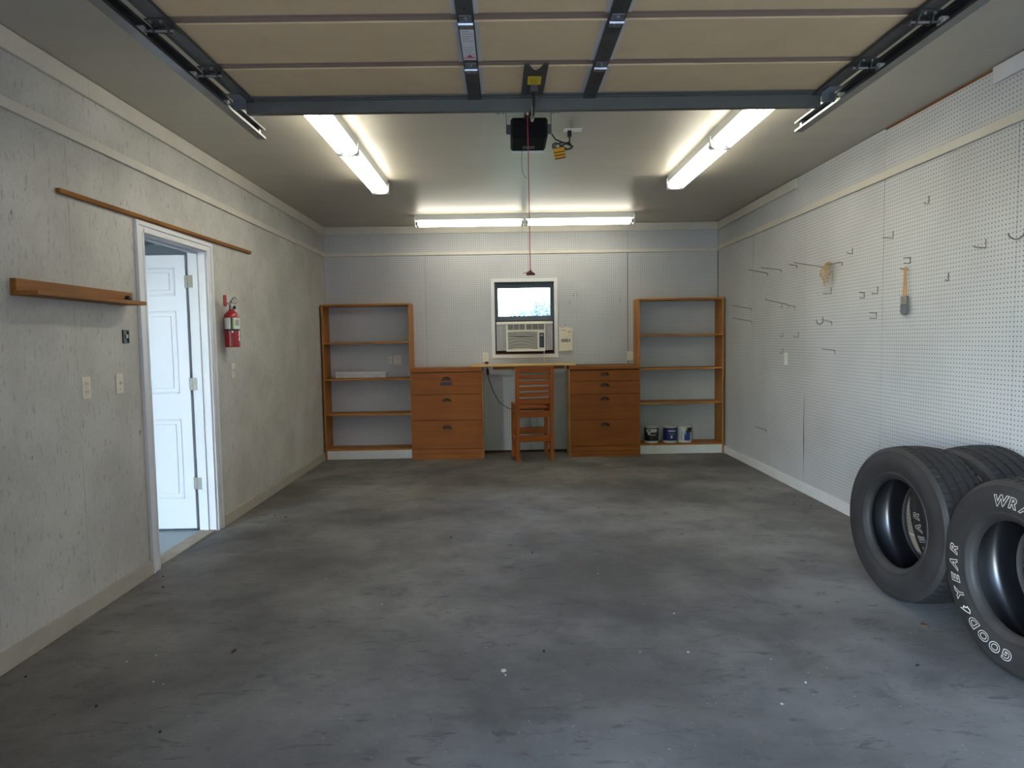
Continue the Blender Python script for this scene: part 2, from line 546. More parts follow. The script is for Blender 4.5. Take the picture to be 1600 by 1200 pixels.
# back wall with window opening
WX0, WX1, WZ0, WZ1 = 2.062, 2.788, 1.213, 2.093
HOLEB = (WX0, WX1, WZ0, WZ1)
wb = struct(MB().holed(-0.12, W + 0.14, D + 0.007, D + 0.12, 0, H + 0.1, 'y', HOLEB).build('wall_back', 'backing'), 'back wall of white pegboard around the window', 'wall')
sx = [0, 1.225, 2.478, 3.69, W]
gb = [0.002, 0.0012, 0.0016, 0.0036, 0.006]
for i in range(4):
    MB().holed(sx[i] + gb[i], sx[i + 1] - gb[i + 1], D, D + 0.006, 0.03, 2.45, 'y', HOLEB).build('pegboard_panel', 'peg_y', wb)
su = [0, 2.483, 3.69, W]
for i in range(3):
    box('pegboard_panel', 'peg_y', wb, su[i] + 0.0014, su[i + 1] - 0.0014, D, D + 0.006, 2.453, H - 0.003)

# left wall: painted strand board sheets, door opening
HL = (4.13, 5.01, 0.0, 2.085)
wl = struct(MB().holed(-0.11, -0.0125, YF - 0.15, D + 0.12, 0, H + 0.1, 'x', HL).build('wall_left', 'side_wall'), 'left wall of rough white painted strand board', 'wall')
sl = [YF, 1.02, 2.239, 3.458, 4.677, 5.896, 7.115, D]
for i in range(7):
    MB().holed(-0.012, 0, sl[i] + 0.001, sl[i + 1] - 0.001, 0.01, 2.448, 'x', HL).build('strand_board', 'osb', wl)
su = [YF, 1.84, 4.28, 6.72, D]
for i in range(4):
    box('strand_board', 'osb', wl, -0.012, 0, su[i] + 0.001, su[i + 1] - 0.001, 2.451, H - 0.002)

# front wall with the big door opening (behind the viewer)
OP = (0.85, 3.85, 0.0, 2.5)
struct(MB().holed(-0.12, W + 0.14, YF - 0.15, YF, 0, H + 0.1, 'y', OP).build('wall_front', 'exterior'), 'front wall around the open overhead door', 'wall')

# the room beyond the side door
SX0 = -3.7
struct(box('floor', 'teal_floor', None, SX0, -0.0, YF - 0.15, D + 0.12, -0.05, 0.0), 'pale teal painted floor in the room beyond the side door', 'floor')
struct(box('ceiling', 'side_wall', None, SX0 - 0.1, -0.121, YF - 0.15, D + 0.12, 2.6, 2.75), 'pale ceiling of the room beyond the side door', 'ceiling')
struct(box('wall_back', 'peg_y', None, SX0, -0.111, D, D + 0.12, 0, 2.6), 'white pegboard wall in the room beyond the side door', 'wall')
struct(box('wall_left', 'side_wall', None, SX0 - 0.1, SX0, YF - 0.15, D + 0.12, 0, 2.75), 'far wall of the room beyond the side door', 'wall')
struct(MB().holed(SX0 - 0.1, -0.121, YF - 0.15, YF, 0, 2.75, 'y', (-3.3, -0.5, 0, 2.45)).build('wall_front', 'exterior'), 'front wall of the room beyond the side door', 'wall')

# ground outside, with unseen blocks added to shape the daylight
struct(box('ground', 'grass', None, -60, 60, -60, 110, -0.5, -0.06), 'grass around the garage', 'ground')
struct(box('shade_roof', 'exterior', None, -4.2, W + 0.3, YF - 2.6, YF - 0.151, H + 0.02, H + 0.2), 'added unseen porch roof shading the garage opening', 'roof')  # invented slab out of view, keeps the high sky off the floor
plain('shade_wing_brick', srgb(104, 94, 88), 0.85, var=0.2, scale=30)
wg = struct(MB().box(W + 0.45, W + 8, -16, YF - 1.2, -0.06, 6.2).box(2.2, W + 0.46, -16, -8.5, -0.06, 6.2).build('shade_wing', 'shade_wing_brick'), 'added unseen brick wing blocking the sky right of the driveway', 'wall')  # made-up mass behind the viewer, so daylight enters mainly from the left
struct(box('shade_hedge', 'shade_hedge_green', None, -9, 2.2, -30, -27, -0.06, 9.0), 'added unseen tall green hedge at the far side of the driveway', 'shade_hedge')  # added block, hides the low sky from the back of the room
struct(box('driveway', 'driveway', None, -5, 6.5, -14, YF - 0.15, -0.06, -0.01), 'concrete driveway in front of the garage', 'driveway')

# ------------------------------------------------------------------ trim
def boards(name, mat, label, x0, x1, z0, z1, cuts, axis, a0, a1):
    """a run of trim boards along axis ('y': x0..x1 is x thickness; 'x': it is y thickness)"""
    pts = [a0] + cuts + [a1]
    t = struct(thing(name, None, None, (x0, a0, z0) if axis == 'y' else (a0, x0, z0)), label, 'trim')
    for i in range(len(pts) - 1):
        p, q = pts[i] + 0.001, pts[i + 1] - 0.001
        if axis == 'y': box('board', mat, t, x0, x1, p, q, z0, z1, bev=0.0015)
        else: box('board', mat, t, p, q, x0, x1, z0, z1, bev=0.0015)
boards('trim_1', 'trim_white', 'flat painted board along the top of the left wall', 0, 0.02, 2.686, H - 0.003, [3.652, 6.142], 'y', YF, D - 0.02)
boards('trim_2', 'trim_white', 'narrow painted batten across the left wall', 0, 0.018, 2.428, 2.478, [2.9, 5.4], 'y', YF, D - 0.018)
boards('trim_3', 'trim_white', 'flat painted board along the top of the back wall', D - 0.02, D, 2.692, H - 0.003, [2.41], 'x', 0.0, W)
boards('trim_4', 'trim_white', 'narrow painted batten across the back wall', D - 0.018, D, 2.43, 2.472, [2.48], 'x', 0.0, W)
boards('trim_5', 'trim_white', 'short painted board at the top of the right wall by the back corner', W - 0.02, W, 2.69, H - 0.006, [], 'y', 6.075, D - 0.02)
boards('trim_6', 'trim_grey', 'painted board at the top of the right wall near the overhead door', W - 0.02, W, 2.692, H - 0.006, [], 'y', YF, 3.645)
boards('trim_7', 'trim_white', 'narrow painted batten across the right wall', W - 0.02, W, 2.44, 2.494, [5.2], 'y', YF, D - 0.018)
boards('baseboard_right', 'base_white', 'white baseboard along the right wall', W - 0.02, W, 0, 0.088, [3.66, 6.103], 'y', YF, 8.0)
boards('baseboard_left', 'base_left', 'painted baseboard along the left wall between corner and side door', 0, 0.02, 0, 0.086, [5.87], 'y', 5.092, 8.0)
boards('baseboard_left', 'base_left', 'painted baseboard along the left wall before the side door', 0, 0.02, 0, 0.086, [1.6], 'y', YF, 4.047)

# ------------------------------------------------------------------ side door
d1 = struct(thing('door_1', None, None, (0, 4.55, 0)), 'white six panel side door standing open in the left wall', 'door')
m = MB()
m.box(-0.121, 0.003, 4.131, 4.155, 0, 2.06); m.box(-0.121, 0.003, 4.985, 5.009, 0, 2.06); m.box(-0.121, 0.003, 4.131, 5.009, 2.06, 2.084)
m.box(-0.085, -0.05, 4.155, 4.167, 0, 2.06); m.box(-0.085, -0.05, 4.973, 4.985, 0, 2.06); m.box(-0.085, -0.05, 4.155, 4.985, 2.048, 2.06)
m.build('jamb', 'jamb_white', d1)
for nm, (y0, y1) in (('casing', (4.05, 4.14)), ('casing', (5.0, 5.09))):
    m = MB().box(0.0, 0.014, y0, y1, 0, 2.132, bev=0.002)
    o0 = y0 if y0 < 4.5 else y1 - 0.03
    m.box(0.013, 0.021, o0, o0 + 0.03, 0, 2.132, bev=0.002)
    i0 = y1 - 0.022 if y0 < 4.5 else y0
    m.box(0.013, 0.018, i0, i0 + 0.018, 0, 2.066, bev=0.002)
    m.build(nm, 'jamb_white', d1)
m = MB().box(0.0, 0.014, 4.141, 4.999, 2.066, 2.132, bev=0.002).box(0.013, 0.021, 4.08, 5.06, 2.104, 2.132, bev=0.002)
m.box(0.013, 0.018, 4.14, 5.0, 2.066, 2.082, bev=0.002).build('casing', 'jamb_white', d1)
box('threshold', 'worn_grey', d1, -0.12, -0.004, 4.156, 4.984, 0.0, 0.012, bev=0.002, label='worn pale wooden threshold strip')
LX1, LX0, LY = -0.158, -0.97, 5.02
leaf = box('leaf', 'door_white', d1, LX0, LX1, LY, LY + 0.035, 0.014, 2.046, bev=0.001)
for (za, zb) in ((1.75, 1.957), (1.03, 1.64), (0.24, 0.84)):
    for (xa, xb) in ((-0.5, -0.237), (-0.85, -0.587)):
        m = MB()
        w = 0.014
        for (a, b_, c_, d_) in ((xa, xb, zb - w, zb), (xa, xb, za, za + w), (xa, xa + w, za, zb), (xb - w, xb, za, zb)):
            m.box(a, b_, LY - 0.005, LY + 0.001, c_, d_, bev=0.003)
        m.box(xa + 0.038, xb - 0.038, LY - 0.004, LY + 0.001, za + 0.038, zb - 0.038, bev=0.0038)
        m.build('raised_panel', 'door_white', leaf)
for z in (1.85, 1.10, 0.36):
    m = MB().tube([(-0.126, 4.998, z - 0.05), (-0.126, 4.998, z + 0.05)], 0.0065, 10)
    m.box(-0.122, -0.088, 4.9825, 4.985, z - 0.045, z + 0.045)
    m.box(-0.1578, -0.1555, 5.0, 5.045, z - 0.045, z + 0.045); m.box(-0.157, -0.126, 5.0, 5.003, z - 0.045, z + 0.045)
    for dz in (-0.03, 0, 0.03):
        m.tube([(-0.103, 4.9832, z + dz), (-0.103, 4.9815, z + dz)], 0.004, 8)
    m.build('hinge', 'hinge_steel', d1, smooth=True)

# ------------------------------------------------------------------ window + view
w1 = struct(thing('window_1', None, None, (2.425, D, WZ0)), 'small window above the desk with white casing and dark sash', 'window')
cw = 0.044
for b in ((WX0 - cw, WX0, WZ0 - cw, WZ1 + cw), (WX1, WX1 + cw, WZ0 - cw, WZ1 + cw), (WX0, WX1, WZ1, WZ1 + cw), (WX0, WX1, WZ0 - cw, WZ0)):
    box('casing', 'base_white', w1, b[0], b[1], D - 0.016, D, b[2], b[3], bev=0.002)
m = MB()
for b in ((WX0, WX0 + 0.008, WZ0, WZ1), (WX1 - 0.008, WX1, WZ0, WZ1), (WX0, WX1, WZ1 - 0.008, WZ1)):
    m.box(b[0], b[1], D, D + 0.118, b[2], b[3])
m.build('reveal', 'sash', w1)
box('sill', 'dark_red', w1, WX0 + 0.008, WX1 - 0.008, D, D + 0.118, WZ0, WZ0 + 0.012)
m = MB()
for b in ((2.066, 2.105, 1.625, 2.089), (2.742, 2.784, 1.625, 2.089), (2.105, 2.742, 2.022, 2.089), (2.105, 2.742, 1.625, 1.682)):
    m.box(b[0], b[1], D + 0.05, D + 0.085, b[2], b[3])
m.build('sash', 'sash', w1)
box('pane', 'pane_glass', w1, 2.1, 2.746, D + 0.064, D + 0.068, 1.678, 2.026)
def tree(x, y, h, r, label, seed):
    rnd = random.Random(seed)
    t = thing('tree', label, 'tree', (x, y, -0.06), 'trees beyond the window')
    MB().tube([(x, y, -0.06), (x + 0.1, y, h * 0.5), (x, y + 0.1, h * 0.8)], [0.16, 0.11, 0.05], 8).build('trunk', 'bark', t, smooth=True)
    m = MB()
    for i in range(1400):
        while True:
            p = Vector((rnd.uniform(-1, 1), rnd.uniform(-1, 1), rnd.uniform(-1, 1)))
            if 0.25 < p.length < 1: break
        q = Vector((x + p.x * r * (1 + .25 * math.sin(5 * p.z + seed)), y + p.y * r, h * 0.62 + p.z * h * 0.4))
        a = Vector((rnd.gauss(0, 1), rnd.gauss(0, 1), rnd.gauss(0, 1))).normalized() * rnd.uniform(.1, .22)
        b = a.orthogonal().normalized() * rnd.uniform(.05, .1)
        m.bm.faces.new([m.bm.verts.new(v) for v in (q - a, q + b, q + a, q - b)])
    f = m.build('foliage', 'foliage', t)
    f['kind'] = 'stuff'
tree(4.75, 42, 3.75, 1.3, 'pale leafy tree low at the right of the window view', 3)
tree(3.9, 55, 3.9, 1.5, 'smaller hazy tree low in the middle of the window view', 4)

# ------------------------------------------------------------------ window air conditioner
AX0, AX1, AY, AZ0, AZ1 = 2.197, 2.668, 8.185, 1.248, 1.598
ac = thing('air_conditioner', 'off-white window air conditioner with louvred front set in the window', 'air conditioner', (2.43, 8.25, AZ0))
MB().box(AX0, AX1, AY + 0.02, 8.75, AZ0, AZ1, bev=0.001).build('body', 'ac_white', ac)
fm = MB()
fm.box(AX0, AX1, AY, AY + 0.02, AZ1 - 0.024, AZ1, bev=0.004)
fm.box(AX0, AX1, AY, AY + 0.02, AZ0, AZ0 + 0.03, bev=0.004)
fm.box(AX0, AX0 + 0.02, AY, AY + 0.02, AZ0 + 0.03, AZ1 - 0.024)
fm.box(AX1 - 0.012, AX1, AY, AY + 0.02, AZ0 + 0.03, AZ1 - 0.024)
fm.box(2.575, 2.595, AY, AY + 0.02, AZ0 + 0.03, 1.49)
fm.box(AX0 + 0.02, AX1 - 0.012, AY, AY + 0.02, 1.488, 1.508)
fm.box(2.595, AX1 - 0.012, AY, AY + 0.02, AZ0 + 0.03, 1.29); fm.box(2.595, AX1 - 0.012, AY, AY + 0.02, 1.472, 1.49)
front = fm.build('front_frame', 'ac_white', ac)
box('grille_back', 'ac_dark', ac, AX0 + 0.02, 2.575, AY + 0.014, AY + 0.0199, AZ0 + 0.03, 1.488)
for i in range(12):
    z = AZ0 + 0.038 + i * 0.0186
    pts = []
    for k in range(9):
        u = k / 8
        pts.append((AX0 + 0.02 + u * (2.575 - AX0 - 0.02), z - 0.012 * math.sin(u * PI) * (1 if i < 8 else .4) + 0.006))
    mm = MB()
    for k in range(8):
        (xa, za), (xb, zb) = pts[k], pts[k + 1]
        vs_ = [mm.bm.verts.new(p) for p in ((xa, AY + .001, za), (xb, AY + .001, zb), (xb, AY + .001, zb + .008), (xa, AY + .001, za + .008), (xa, AY + .012, za), (xb, AY + .012, zb), (xb, AY + .012, zb + .008), (xa, AY + .012, za + .008))]
        for q in ((0, 1, 2, 3), (7, 6, 5, 4), (0, 4, 5, 1), (3, 2, 6, 7)):
            mm.bm.faces.new([vs_[j] for j in q])
    mm.build('louvre', 'ac_white', ac)
for (xa, xb) in ((AX0 + 0.02, 2.424), (2.438, AX1 - 0.012)):
    v = box('air_vent', 'ac_dark', ac, xa, xb, AY + 0.012, AY + 0.0199, 1.508, 1.574)
    m = MB()
    for i in range(4):
        m.box(xa, xb, AY + 0.002, AY + 0.012, 1.512 + i * 0.0155, 1.5155 + i * 0.0155)
    for i in range(1, 3):
        x = xa + (xb - xa) * i / 3
        m.box(x - 0.002, x + 0.002, AY + 0.001, AY + 0.012, 1.508, 1.574)
    m.build('vent_grid', 'ac_white', v)
box('vent_divider', 'ac_white', ac, 2.424, 2.438, AY, AY + 0.0199, 1.508, 1.574)
cp = box('control_panel', 'ac_panel', ac, 2.597, 2.654, AY + 0.003, AY + 0.0199, 1.292, 1.47)
for i in range(4):
    box('button', 'dark_grey', cp, 2.608, 2.643, AY + 0.001, AY + 0.003, 1.31 + i * 0.022, 1.322 + i * 0.022)
box('display', 'print_grey', cp, 2.606, 2.645, AY + 0.001, AY + 0.003, 1.43, 1.45)
for (xa, xb) in ((2.078, AX0 - 0.002), (AX1 + 0.002, 2.772)):
    n = 9
    pts = [(xa + (xb - xa) * k / n, D + 0.02 + (0.006 if k % 2 else 0)) for k in range(n + 1)]
    pts2 = [(x, y + 0.005) for x, y in pts[::-1]]
    MB().prism(pts + pts2, 2, AZ0 + 0.01, AZ1 - 0.02).build('accordion_panel', 'ac_side', ac)
m = MB()
m.box(WX0 + 0.002, AX0 - 0.0002, D + 0.088, D + 0.1, WZ0 + 0.005, 1.665); m.box(AX1 + 0.0002, WX1 - 0.002, D + 0.088, D + 0.1, WZ0 + 0.005, 1.665)
m.box(AX0 - 0.0002, AX1 + 0.0002, D + 0.088, D + 0.1, WZ0 + 0.005, AZ0 - 0.0002); m.box(AX0 - 0.0002, AX1 + 0.0002, D + 0.088, D + 0.1, AZ1 + 0.0002, 1.665)
m.build('filler_board', 'filler_brown', ac, label='dark brown filler board behind the unit')
m = MB().box(2.078, 2.772, D + 0.01, D + 0.03, AZ1 - 0.02, AZ1 + 0.014, bev=0.003)
m.build('top_rail', 'ac_white', ac)
MB().tube([(2.655, AY + 0.05, AZ0), (2.657, 8.26, 1.215), (2.655, 8.27, 1.16), (2.66, 8.275, 1.10)], 0.004, 6).build('power_cord', 'paper', ac, smooth=True)

# ------------------------------------------------------------------ bookcases
def bookcase(label, x0, x1, top, levels, shift):
    t = thing('bookcase', label, 'bookcase', ((x0 + x1) / 2, 8.15, 0), 'open pine bookcases against the back wall')
    y0, y1, th = 8.0, 8.293, 0.021
    for a in (x0, x1 - th):
        box('side_panel', 'pine_z', t, a, a + th, y0, y1, 0.0, top - th, bev=0.001)
    box('top_board', 'pine_x', t, x0, x1, y0 - 0.002, y1, top - th, top, bev=0.001)
    for z in levels:
        box('shelf', 'pine_x', t, x0 + th + .0003, x1 - th - .0003, y0 + 0.004, y1, z - th, z, bev=0.001)
    box('plinth', 'base_white', t, x0 + th + .0003, x1 - th - .0003, y0 + 0.002, y0 + 0.02, 0, levels[-1] - th, label='white painted plinth board')
    return t
bookcase('empty pine bookcase against the left wall with a white box on its middle shelf', 0.022, 1.068, 1.84, [1.394, 0.962, 0.543, 0.123], 0)
bookcase('pine bookcase in the right corner with three paint cans on its bottom shelf', 3.757, 4.779, 1.852, [1.426, 1.029, 0.618, 0.123], 0)
wbx = thing('long_box', 'long flat white box lying on the middle shelf of the left bookcase', 'box', (0.435, 8.17, 0.962))
box('tray', 'can_white', wbx, 0.132, 0.74, 8.15, 8.24, 0.963, 1.018, bev=0.002)
box('lid', 'white_plastic', wbx, 0.128, 0.744, 8.146, 8.244, 1.018, 1.036, bev=0.002)

# ------------------------------------------------------------------ drawer cabinets and desk
def cabinet(label, x0, x1, faces, handles, mat_top, edge_side):
    yf, yb = 7.87, 8.29
    t = thing('drawer_cabinet', label, 'cabinet', ((x0 + x1) / 2, 8.08, 0), 'drawer cabinets under the desk')
    box('body', 'cab_x', t, x0, x1, yf + 0.02, yb, 0.0, 1.03)
    box('gap_shade', 'backing', t, x0 + 0.005, x1 - 0.005, yf + 0.0195, yf + 0.02, 0.001, 1.03)  # thin dark sheet, puts shade into the gaps between drawers
    xe = x0 - 0.004 if edge_side < 0 else x1
    box('side_edge', 'desk_x', t, xe, xe + 0.004, yf + 0.012, yb, 0.0, 1.03, label='pale raw side edge')
    box('countertop', 'cab_edge', t, x0 - 0.004, x1 + 0.004, yf - 0.004, yb, 1.0305, 1.075, bev=0.002)
    if mat_top:
        box('top_liner', 'mat_dark', t, x0 + 0.03, x1 - 0.01, yf + 0.02, yb - 0.01, 1.075, 1.078)
    for (za, zb), hz in zip(faces, handles):
        dr = box('drawer', 'cab_x', t, x0 + 0.004, x1 - 0.004, yf, yf + 0.0195, za, zb, bev=0.0015)
        xc = (x0 + x1) / 2
        m = MB()                                    # half-dome cup pull
        nu, nv = 10, 5
        g = []
        for j in range(nv + 1):
            ph = PI / 2 * j / nv
            g.append([m.bm.verts.new((xc + 0.052 * math.cos(PI * i / nu) * math.cos(ph * .9), yf - 0.024 * math.sin(ph), hz - 0.017 + 0.036 * math.sin(PI * i / nu) * math.cos(ph * .75))) for i in range(nu + 1)])
        for j in range(nv):
            for i in range(nu):
                m.bm.faces.new((g[j][i], g[j][i + 1], g[j + 1][i + 1], g[j + 1][i]))
        m.box(xc - 0.055, xc + 0.055, yf - 0.002, yf, hz - 0.02, hz - 0.012)
        m.build('cup_pull', 'bronze', dr, smooth=True, angle=60)
    last = faces[-1][0]
    box('bottom_rail', 'cab_edge', t, x0 + 0.004, x1 - 0.004, yf + 0.004, yf + 0.0195, last - 0.058, last - 0.005, bev=0.001)
    box('toe_board', 'cab_edge', t, x0 + 0.004, x1 - 0.004, yf + 0.014, yf + 0.0195, 0, last - 0.064)
    return t
cl = cabinet('three drawer wooden cabinet beside the left bookcase, navy strip on its top drawer', 1.074, 1.902, [(0.772, 1.022), (0.466, 0.767), (0.128, 0.461)], [0.955, 0.703, 0.385], False, 1)
box('label_strip', 'navy', cl, 1.418, 1.556, 7.8685, 7.87, 0.872, 0.908, label='dark navy label strip')
cabinet('four drawer wooden cabinet beside the right bookcase', 2.93, 3.748, [(0.893, 1.018), (0.739, 0.889), (0.438, 0.735), (0.13, 0.434)], [0.977, 0.85, 0.69, 0.385], True, -1)
dk = thing('desk_board', 'pale raw pine desk board bridging the two drawer cabinets under the window', 'desk', (2.39, 8.12, 1.0755))
box('board', 'desk_x', dk, 1.77, 3.01, 7.955, 8.25, 1.0785, 1.099, bev=0.0015)
box('cleat', 'pine_x', dk, 2.03, 2.9, 8.22, 8.248, 1.03, 1.078)
box('spacer', 'pine_x', dk, 1.775, 1.9, 8.0, 8.28, 1.0755, 1.0783)

# ------------------------------------------------------------------ tall chair (back towards the viewer)
ch = thing('tall_chair', 'tall orange-brown wooden slat-back chair pushed up to the desk', 'chair', (0, 0, 0), local=True)
hw, hd, lw = 0.218, 0.205, 0.042
for sx_ in (-1, 1):
    xa = sx_ * hw - (lw if sx_ > 0 else 0)
    # rear post: straight leg then leaning back-rest stile
    lean = 0.035 * sx_ * 0
    m = MB()
    prof = [(-hd, 0), (-hd + 0.045, 0), (-hd + 0.045, 0.62), (-hd + 0.012, 1.085), (-hd - 0.028, 1.085), (-hd, 0.62)]
    m.prism(prof, 0, xa, xa + lw)
    m.build('leg', 'chair_z', ch)
    box('leg', 'chair_z', ch, xa, xa + lw, hd - 0.042, hd, 0, 0.655, bev=0.002)
    xs_ = xa + 0.006
    box('side_apron', 'chair_x', ch, xs_, xs_ + 0.024, -hd + 0.045, hd - 0.042, 0.55, 0.655, bev=0.002)
    box('side_stretcher', 'chair_x', ch, xs_, xs_ + 0.024, -hd + 0.045, hd - 0.042, 0.19, 0.265, bev=0.002)
ia = hw - lw
zs = [(0.655, 0.724), (0.742, 0.79), (0.81, 0.857), (0.878, 0.925), (0.946, 0.993), (1.016, 1.078)]
for za, zb in zs:
    zc = (za + zb) / 2
    off = -hd + 0.008 - (zc - 0.62) * 0.06
    MB().box(-ia, ia, off, off + 0.02, za, zb, bev=0.003).build('back_slat', 'chair_x', ch)
box('back_apron', 'chair_x', ch, -ia, ia, -hd + 0.008, -hd + 0.034, 0.505, 0.578, bev=0.002)
box('front_apron', 'chair_x', ch, -ia, ia, hd - 0.036, hd - 0.01, 0.55, 0.65, bev=0.002)
for k in range(6):
    xx = -ia + 0.01 + k * (2 * ia - 0.02) / 6
    box('seat_slat', 'chair_x', ch, xx + 0.002, xx + (2 * ia - 0.02) / 6 - 0.002, -hd + 0.046, hd - 0.044, 0.6, 0.618, bev=0.002)
box('footrest', 'chair_x', ch, -ia, ia, hd - 0.04, hd - 0.014, 0.27, 0.345, bev=0.002)
box('rear_stretcher', 'chair_x', ch, -ia, ia, -hd + 0.01, -hd + 0.034, 0.225, 0.3, bev=0.002)
ch.location = (2.48, 7.835, 0)
ch.rotation_euler = (0, 0, math.radians(7))

# ------------------------------------------------------------------ wall plates, cords, paper
def plate(name, label, cat, plane, a, z, w=0.07, h=0.115, mat='ivory', kind='outlet', group=None):
    loc = {'L': (0, a, z), 'R': (W, a, z), 'B': (a, D, z)}[plane]
    t = thing(name, label, cat, loc, group)
    def bx_(nm, mt, u0, u1, z0, z1, d0, d1, par, bev=0.0):
        if plane == 'L': return box(nm, mt, par, d0, d1, a + u0, a + u1, z + z0, z + z1, bev=bev)
        if plane == 'R': return box(nm, mt, par, W - d1, W - d0, a + u0, a + u1, z + z0, z + z1, bev=bev)
        return box(nm, mt, par, a + u0, a + u1, D - d1, D - d0, z + z0, z + z1, bev=bev)
    cov = bx_('cover', mat, -w / 2, w / 2, -h / 2, h / 2, 0.0, 0.006, t, 0.002)
    if kind == 'outlet':
        for dz in (-0.021, 0.021):
            s_ = bx_('socket', mat, -0.015, 0.015, dz - 0.014, dz + 0.014, 0.006, 0.0085, t, 0.002)
            for du in (-0.006, 0.006):
                bx_('slot', 'slot', du - 0.0012, du + 0.0012, dz - 0.004, dz + 0.006, 0.0085, 0.009, s_)
    elif kind == 'switch':
        bx_('toggle', mat, -0.005, 0.005, -0.004, 0.012, 0.006, 0.018, t, 0.001)
    elif kind == 'coax':
        bx_('jack', 'slot', -0.005, 0.005, -0.005, 0.005, 0.006, 0.014, t)
    for dz in ((0,) if kind == 'outlet' else (-0.03, 0.03)):
        bx_('screw', 'steel', -0.0025, 0.0025, dz - 0.0025, dz + 0.0025, 0.006, 0.007, t)
    return t
plate('wall_outlet', 'ivory outlet on the left wall below the wooden ledge', 'outlet', 'L', 3.517, 1.172)
plate('light_switch', 'ivory switch plate on the left wall next to the side door', 'switch', 'L', 3.82, 1.175, kind='switch')
plate('light_switch', 'ivory plate on the left wall below the fire extinguisher', 'switch', 'L', 5.414, 1.18, kind='switch')
plate('wall_outlet', 'white outlet on the right pegboard wall', 'outlet', 'R', 6.278, 1.17, mat='white_plastic')
plate('wall_outlet', 'ivory outlet above the desk left of the window', 'outlet', 'B', 1.937, 1.182)
plate('wall_outlet', 'ivory outlet squeezed against the right bookcase', 'outlet', 'B', 3.716, 1.17)
plate('wall_jack', 'small ivory jack plate behind the left bookcase', 'wall jack', 'B', 0.773, 1.168, w=0.045, h=0.09, kind='coax')
plate('wall_outlet', 'ivory outlet behind the left bookcase', 'outlet', 'B', 0.862, 1.168, w=0.09)
jb = thing('switch_box', 'open black switch box without cover on the left wall above the switch', 'switch', (0, 3.906, 1.44))
m = MB()
for b in ((3.876, 3.882, 1.402, 1.478), (3.93, 3.936, 1.402, 1.478), (3.882, 3.93, 1.402, 1.408), (3.882, 3.93, 1.472, 1.478)):
    m.box(0.0, 0.008, *b)
m.build('rim', 'black_plastic', jb)
box('back_plate', 'black_plastic', jb, 0.0, 0.002, 3.882, 3.93, 1.408, 1.472)
box('button', 'ivory', jb, 0.002, 0.01, 3.908, 3.924, 1.43, 1.452, bev=0.002)

pw = thing('power_plug', 'dark red plug and brown cord hanging behind the desk board beside the left cabinet', 'plug', (1.95, 8.25, 1.13))
box('plug_body', 'dark_red', pw, 1.93, 1.975, 8.27, 8.296, 1.1, 1.13, bev=0.004)
MB().tube([(1.955, 8.275, 1.1), (1.958, 8.27, 1.05), (1.965, 8.25, 0.95), (2.02, 8.2, 0.78), (2.1, 8.22, 0.63), (2.2, 8.24, 0.56), (2.3, 8.26, 0.52)], 0.005, 6).build('cord', 'mat_dark', pw, smooth=True)
MB().tube([(1.96, 8.27, 1.04), (1.966, 8.25, 0.97)], 0.016, 8).build('inline_switch', 'dark_red', pw, smooth=True)
pp = thing('paper_pouch', 'cream paper booklet in a clear pouch hanging beside the window', 'booklet', (2.905, 8.29, 1.24))
m = MB()
for i in range(6):
    xa, xb = 2.842 + i * 0.0275, 2.842 + (i + 1) * 0.0275
    m.box(xa, xb, 8.276 + 0.003 * math.cos(i * .9), 8.284, 1.245, 1.53)
sh = m.build('booklet', 'paper', pp)
box('print_block', 'print_grey', sh, 2.868, 2.955, 8.2715, 8.273, 1.352, 1.392)
box('print_block', 'dark_grey', sh, 2.966, 2.977, 8.2715, 8.273, 1.352, 1.392)
box('print_block', 'tan_string', sh, 2.862, 2.93, 8.2715, 8.273, 1.495, 1.502)
box('print_block', 'tan_string', sh, 2.95, 2.99, 8.2715, 8.273, 1.47, 1.486)
MB().tube([(2.925, 8.296, 1.56), (2.925, 8.27, 1.56), (2.925, 8.268, 1.535)], 0.003, 6).build('hanger', 'wire_steel', pp)
MB().prism([(2.835, 1.535), (2.9, 1.53), (2.925, 1.556), (2.95, 1.53), (3.01, 1.522), (3.016, 1.51), (2.835, 1.515)], 1, 8.282, 8.286).build('pouch_top', 'paper', pp)

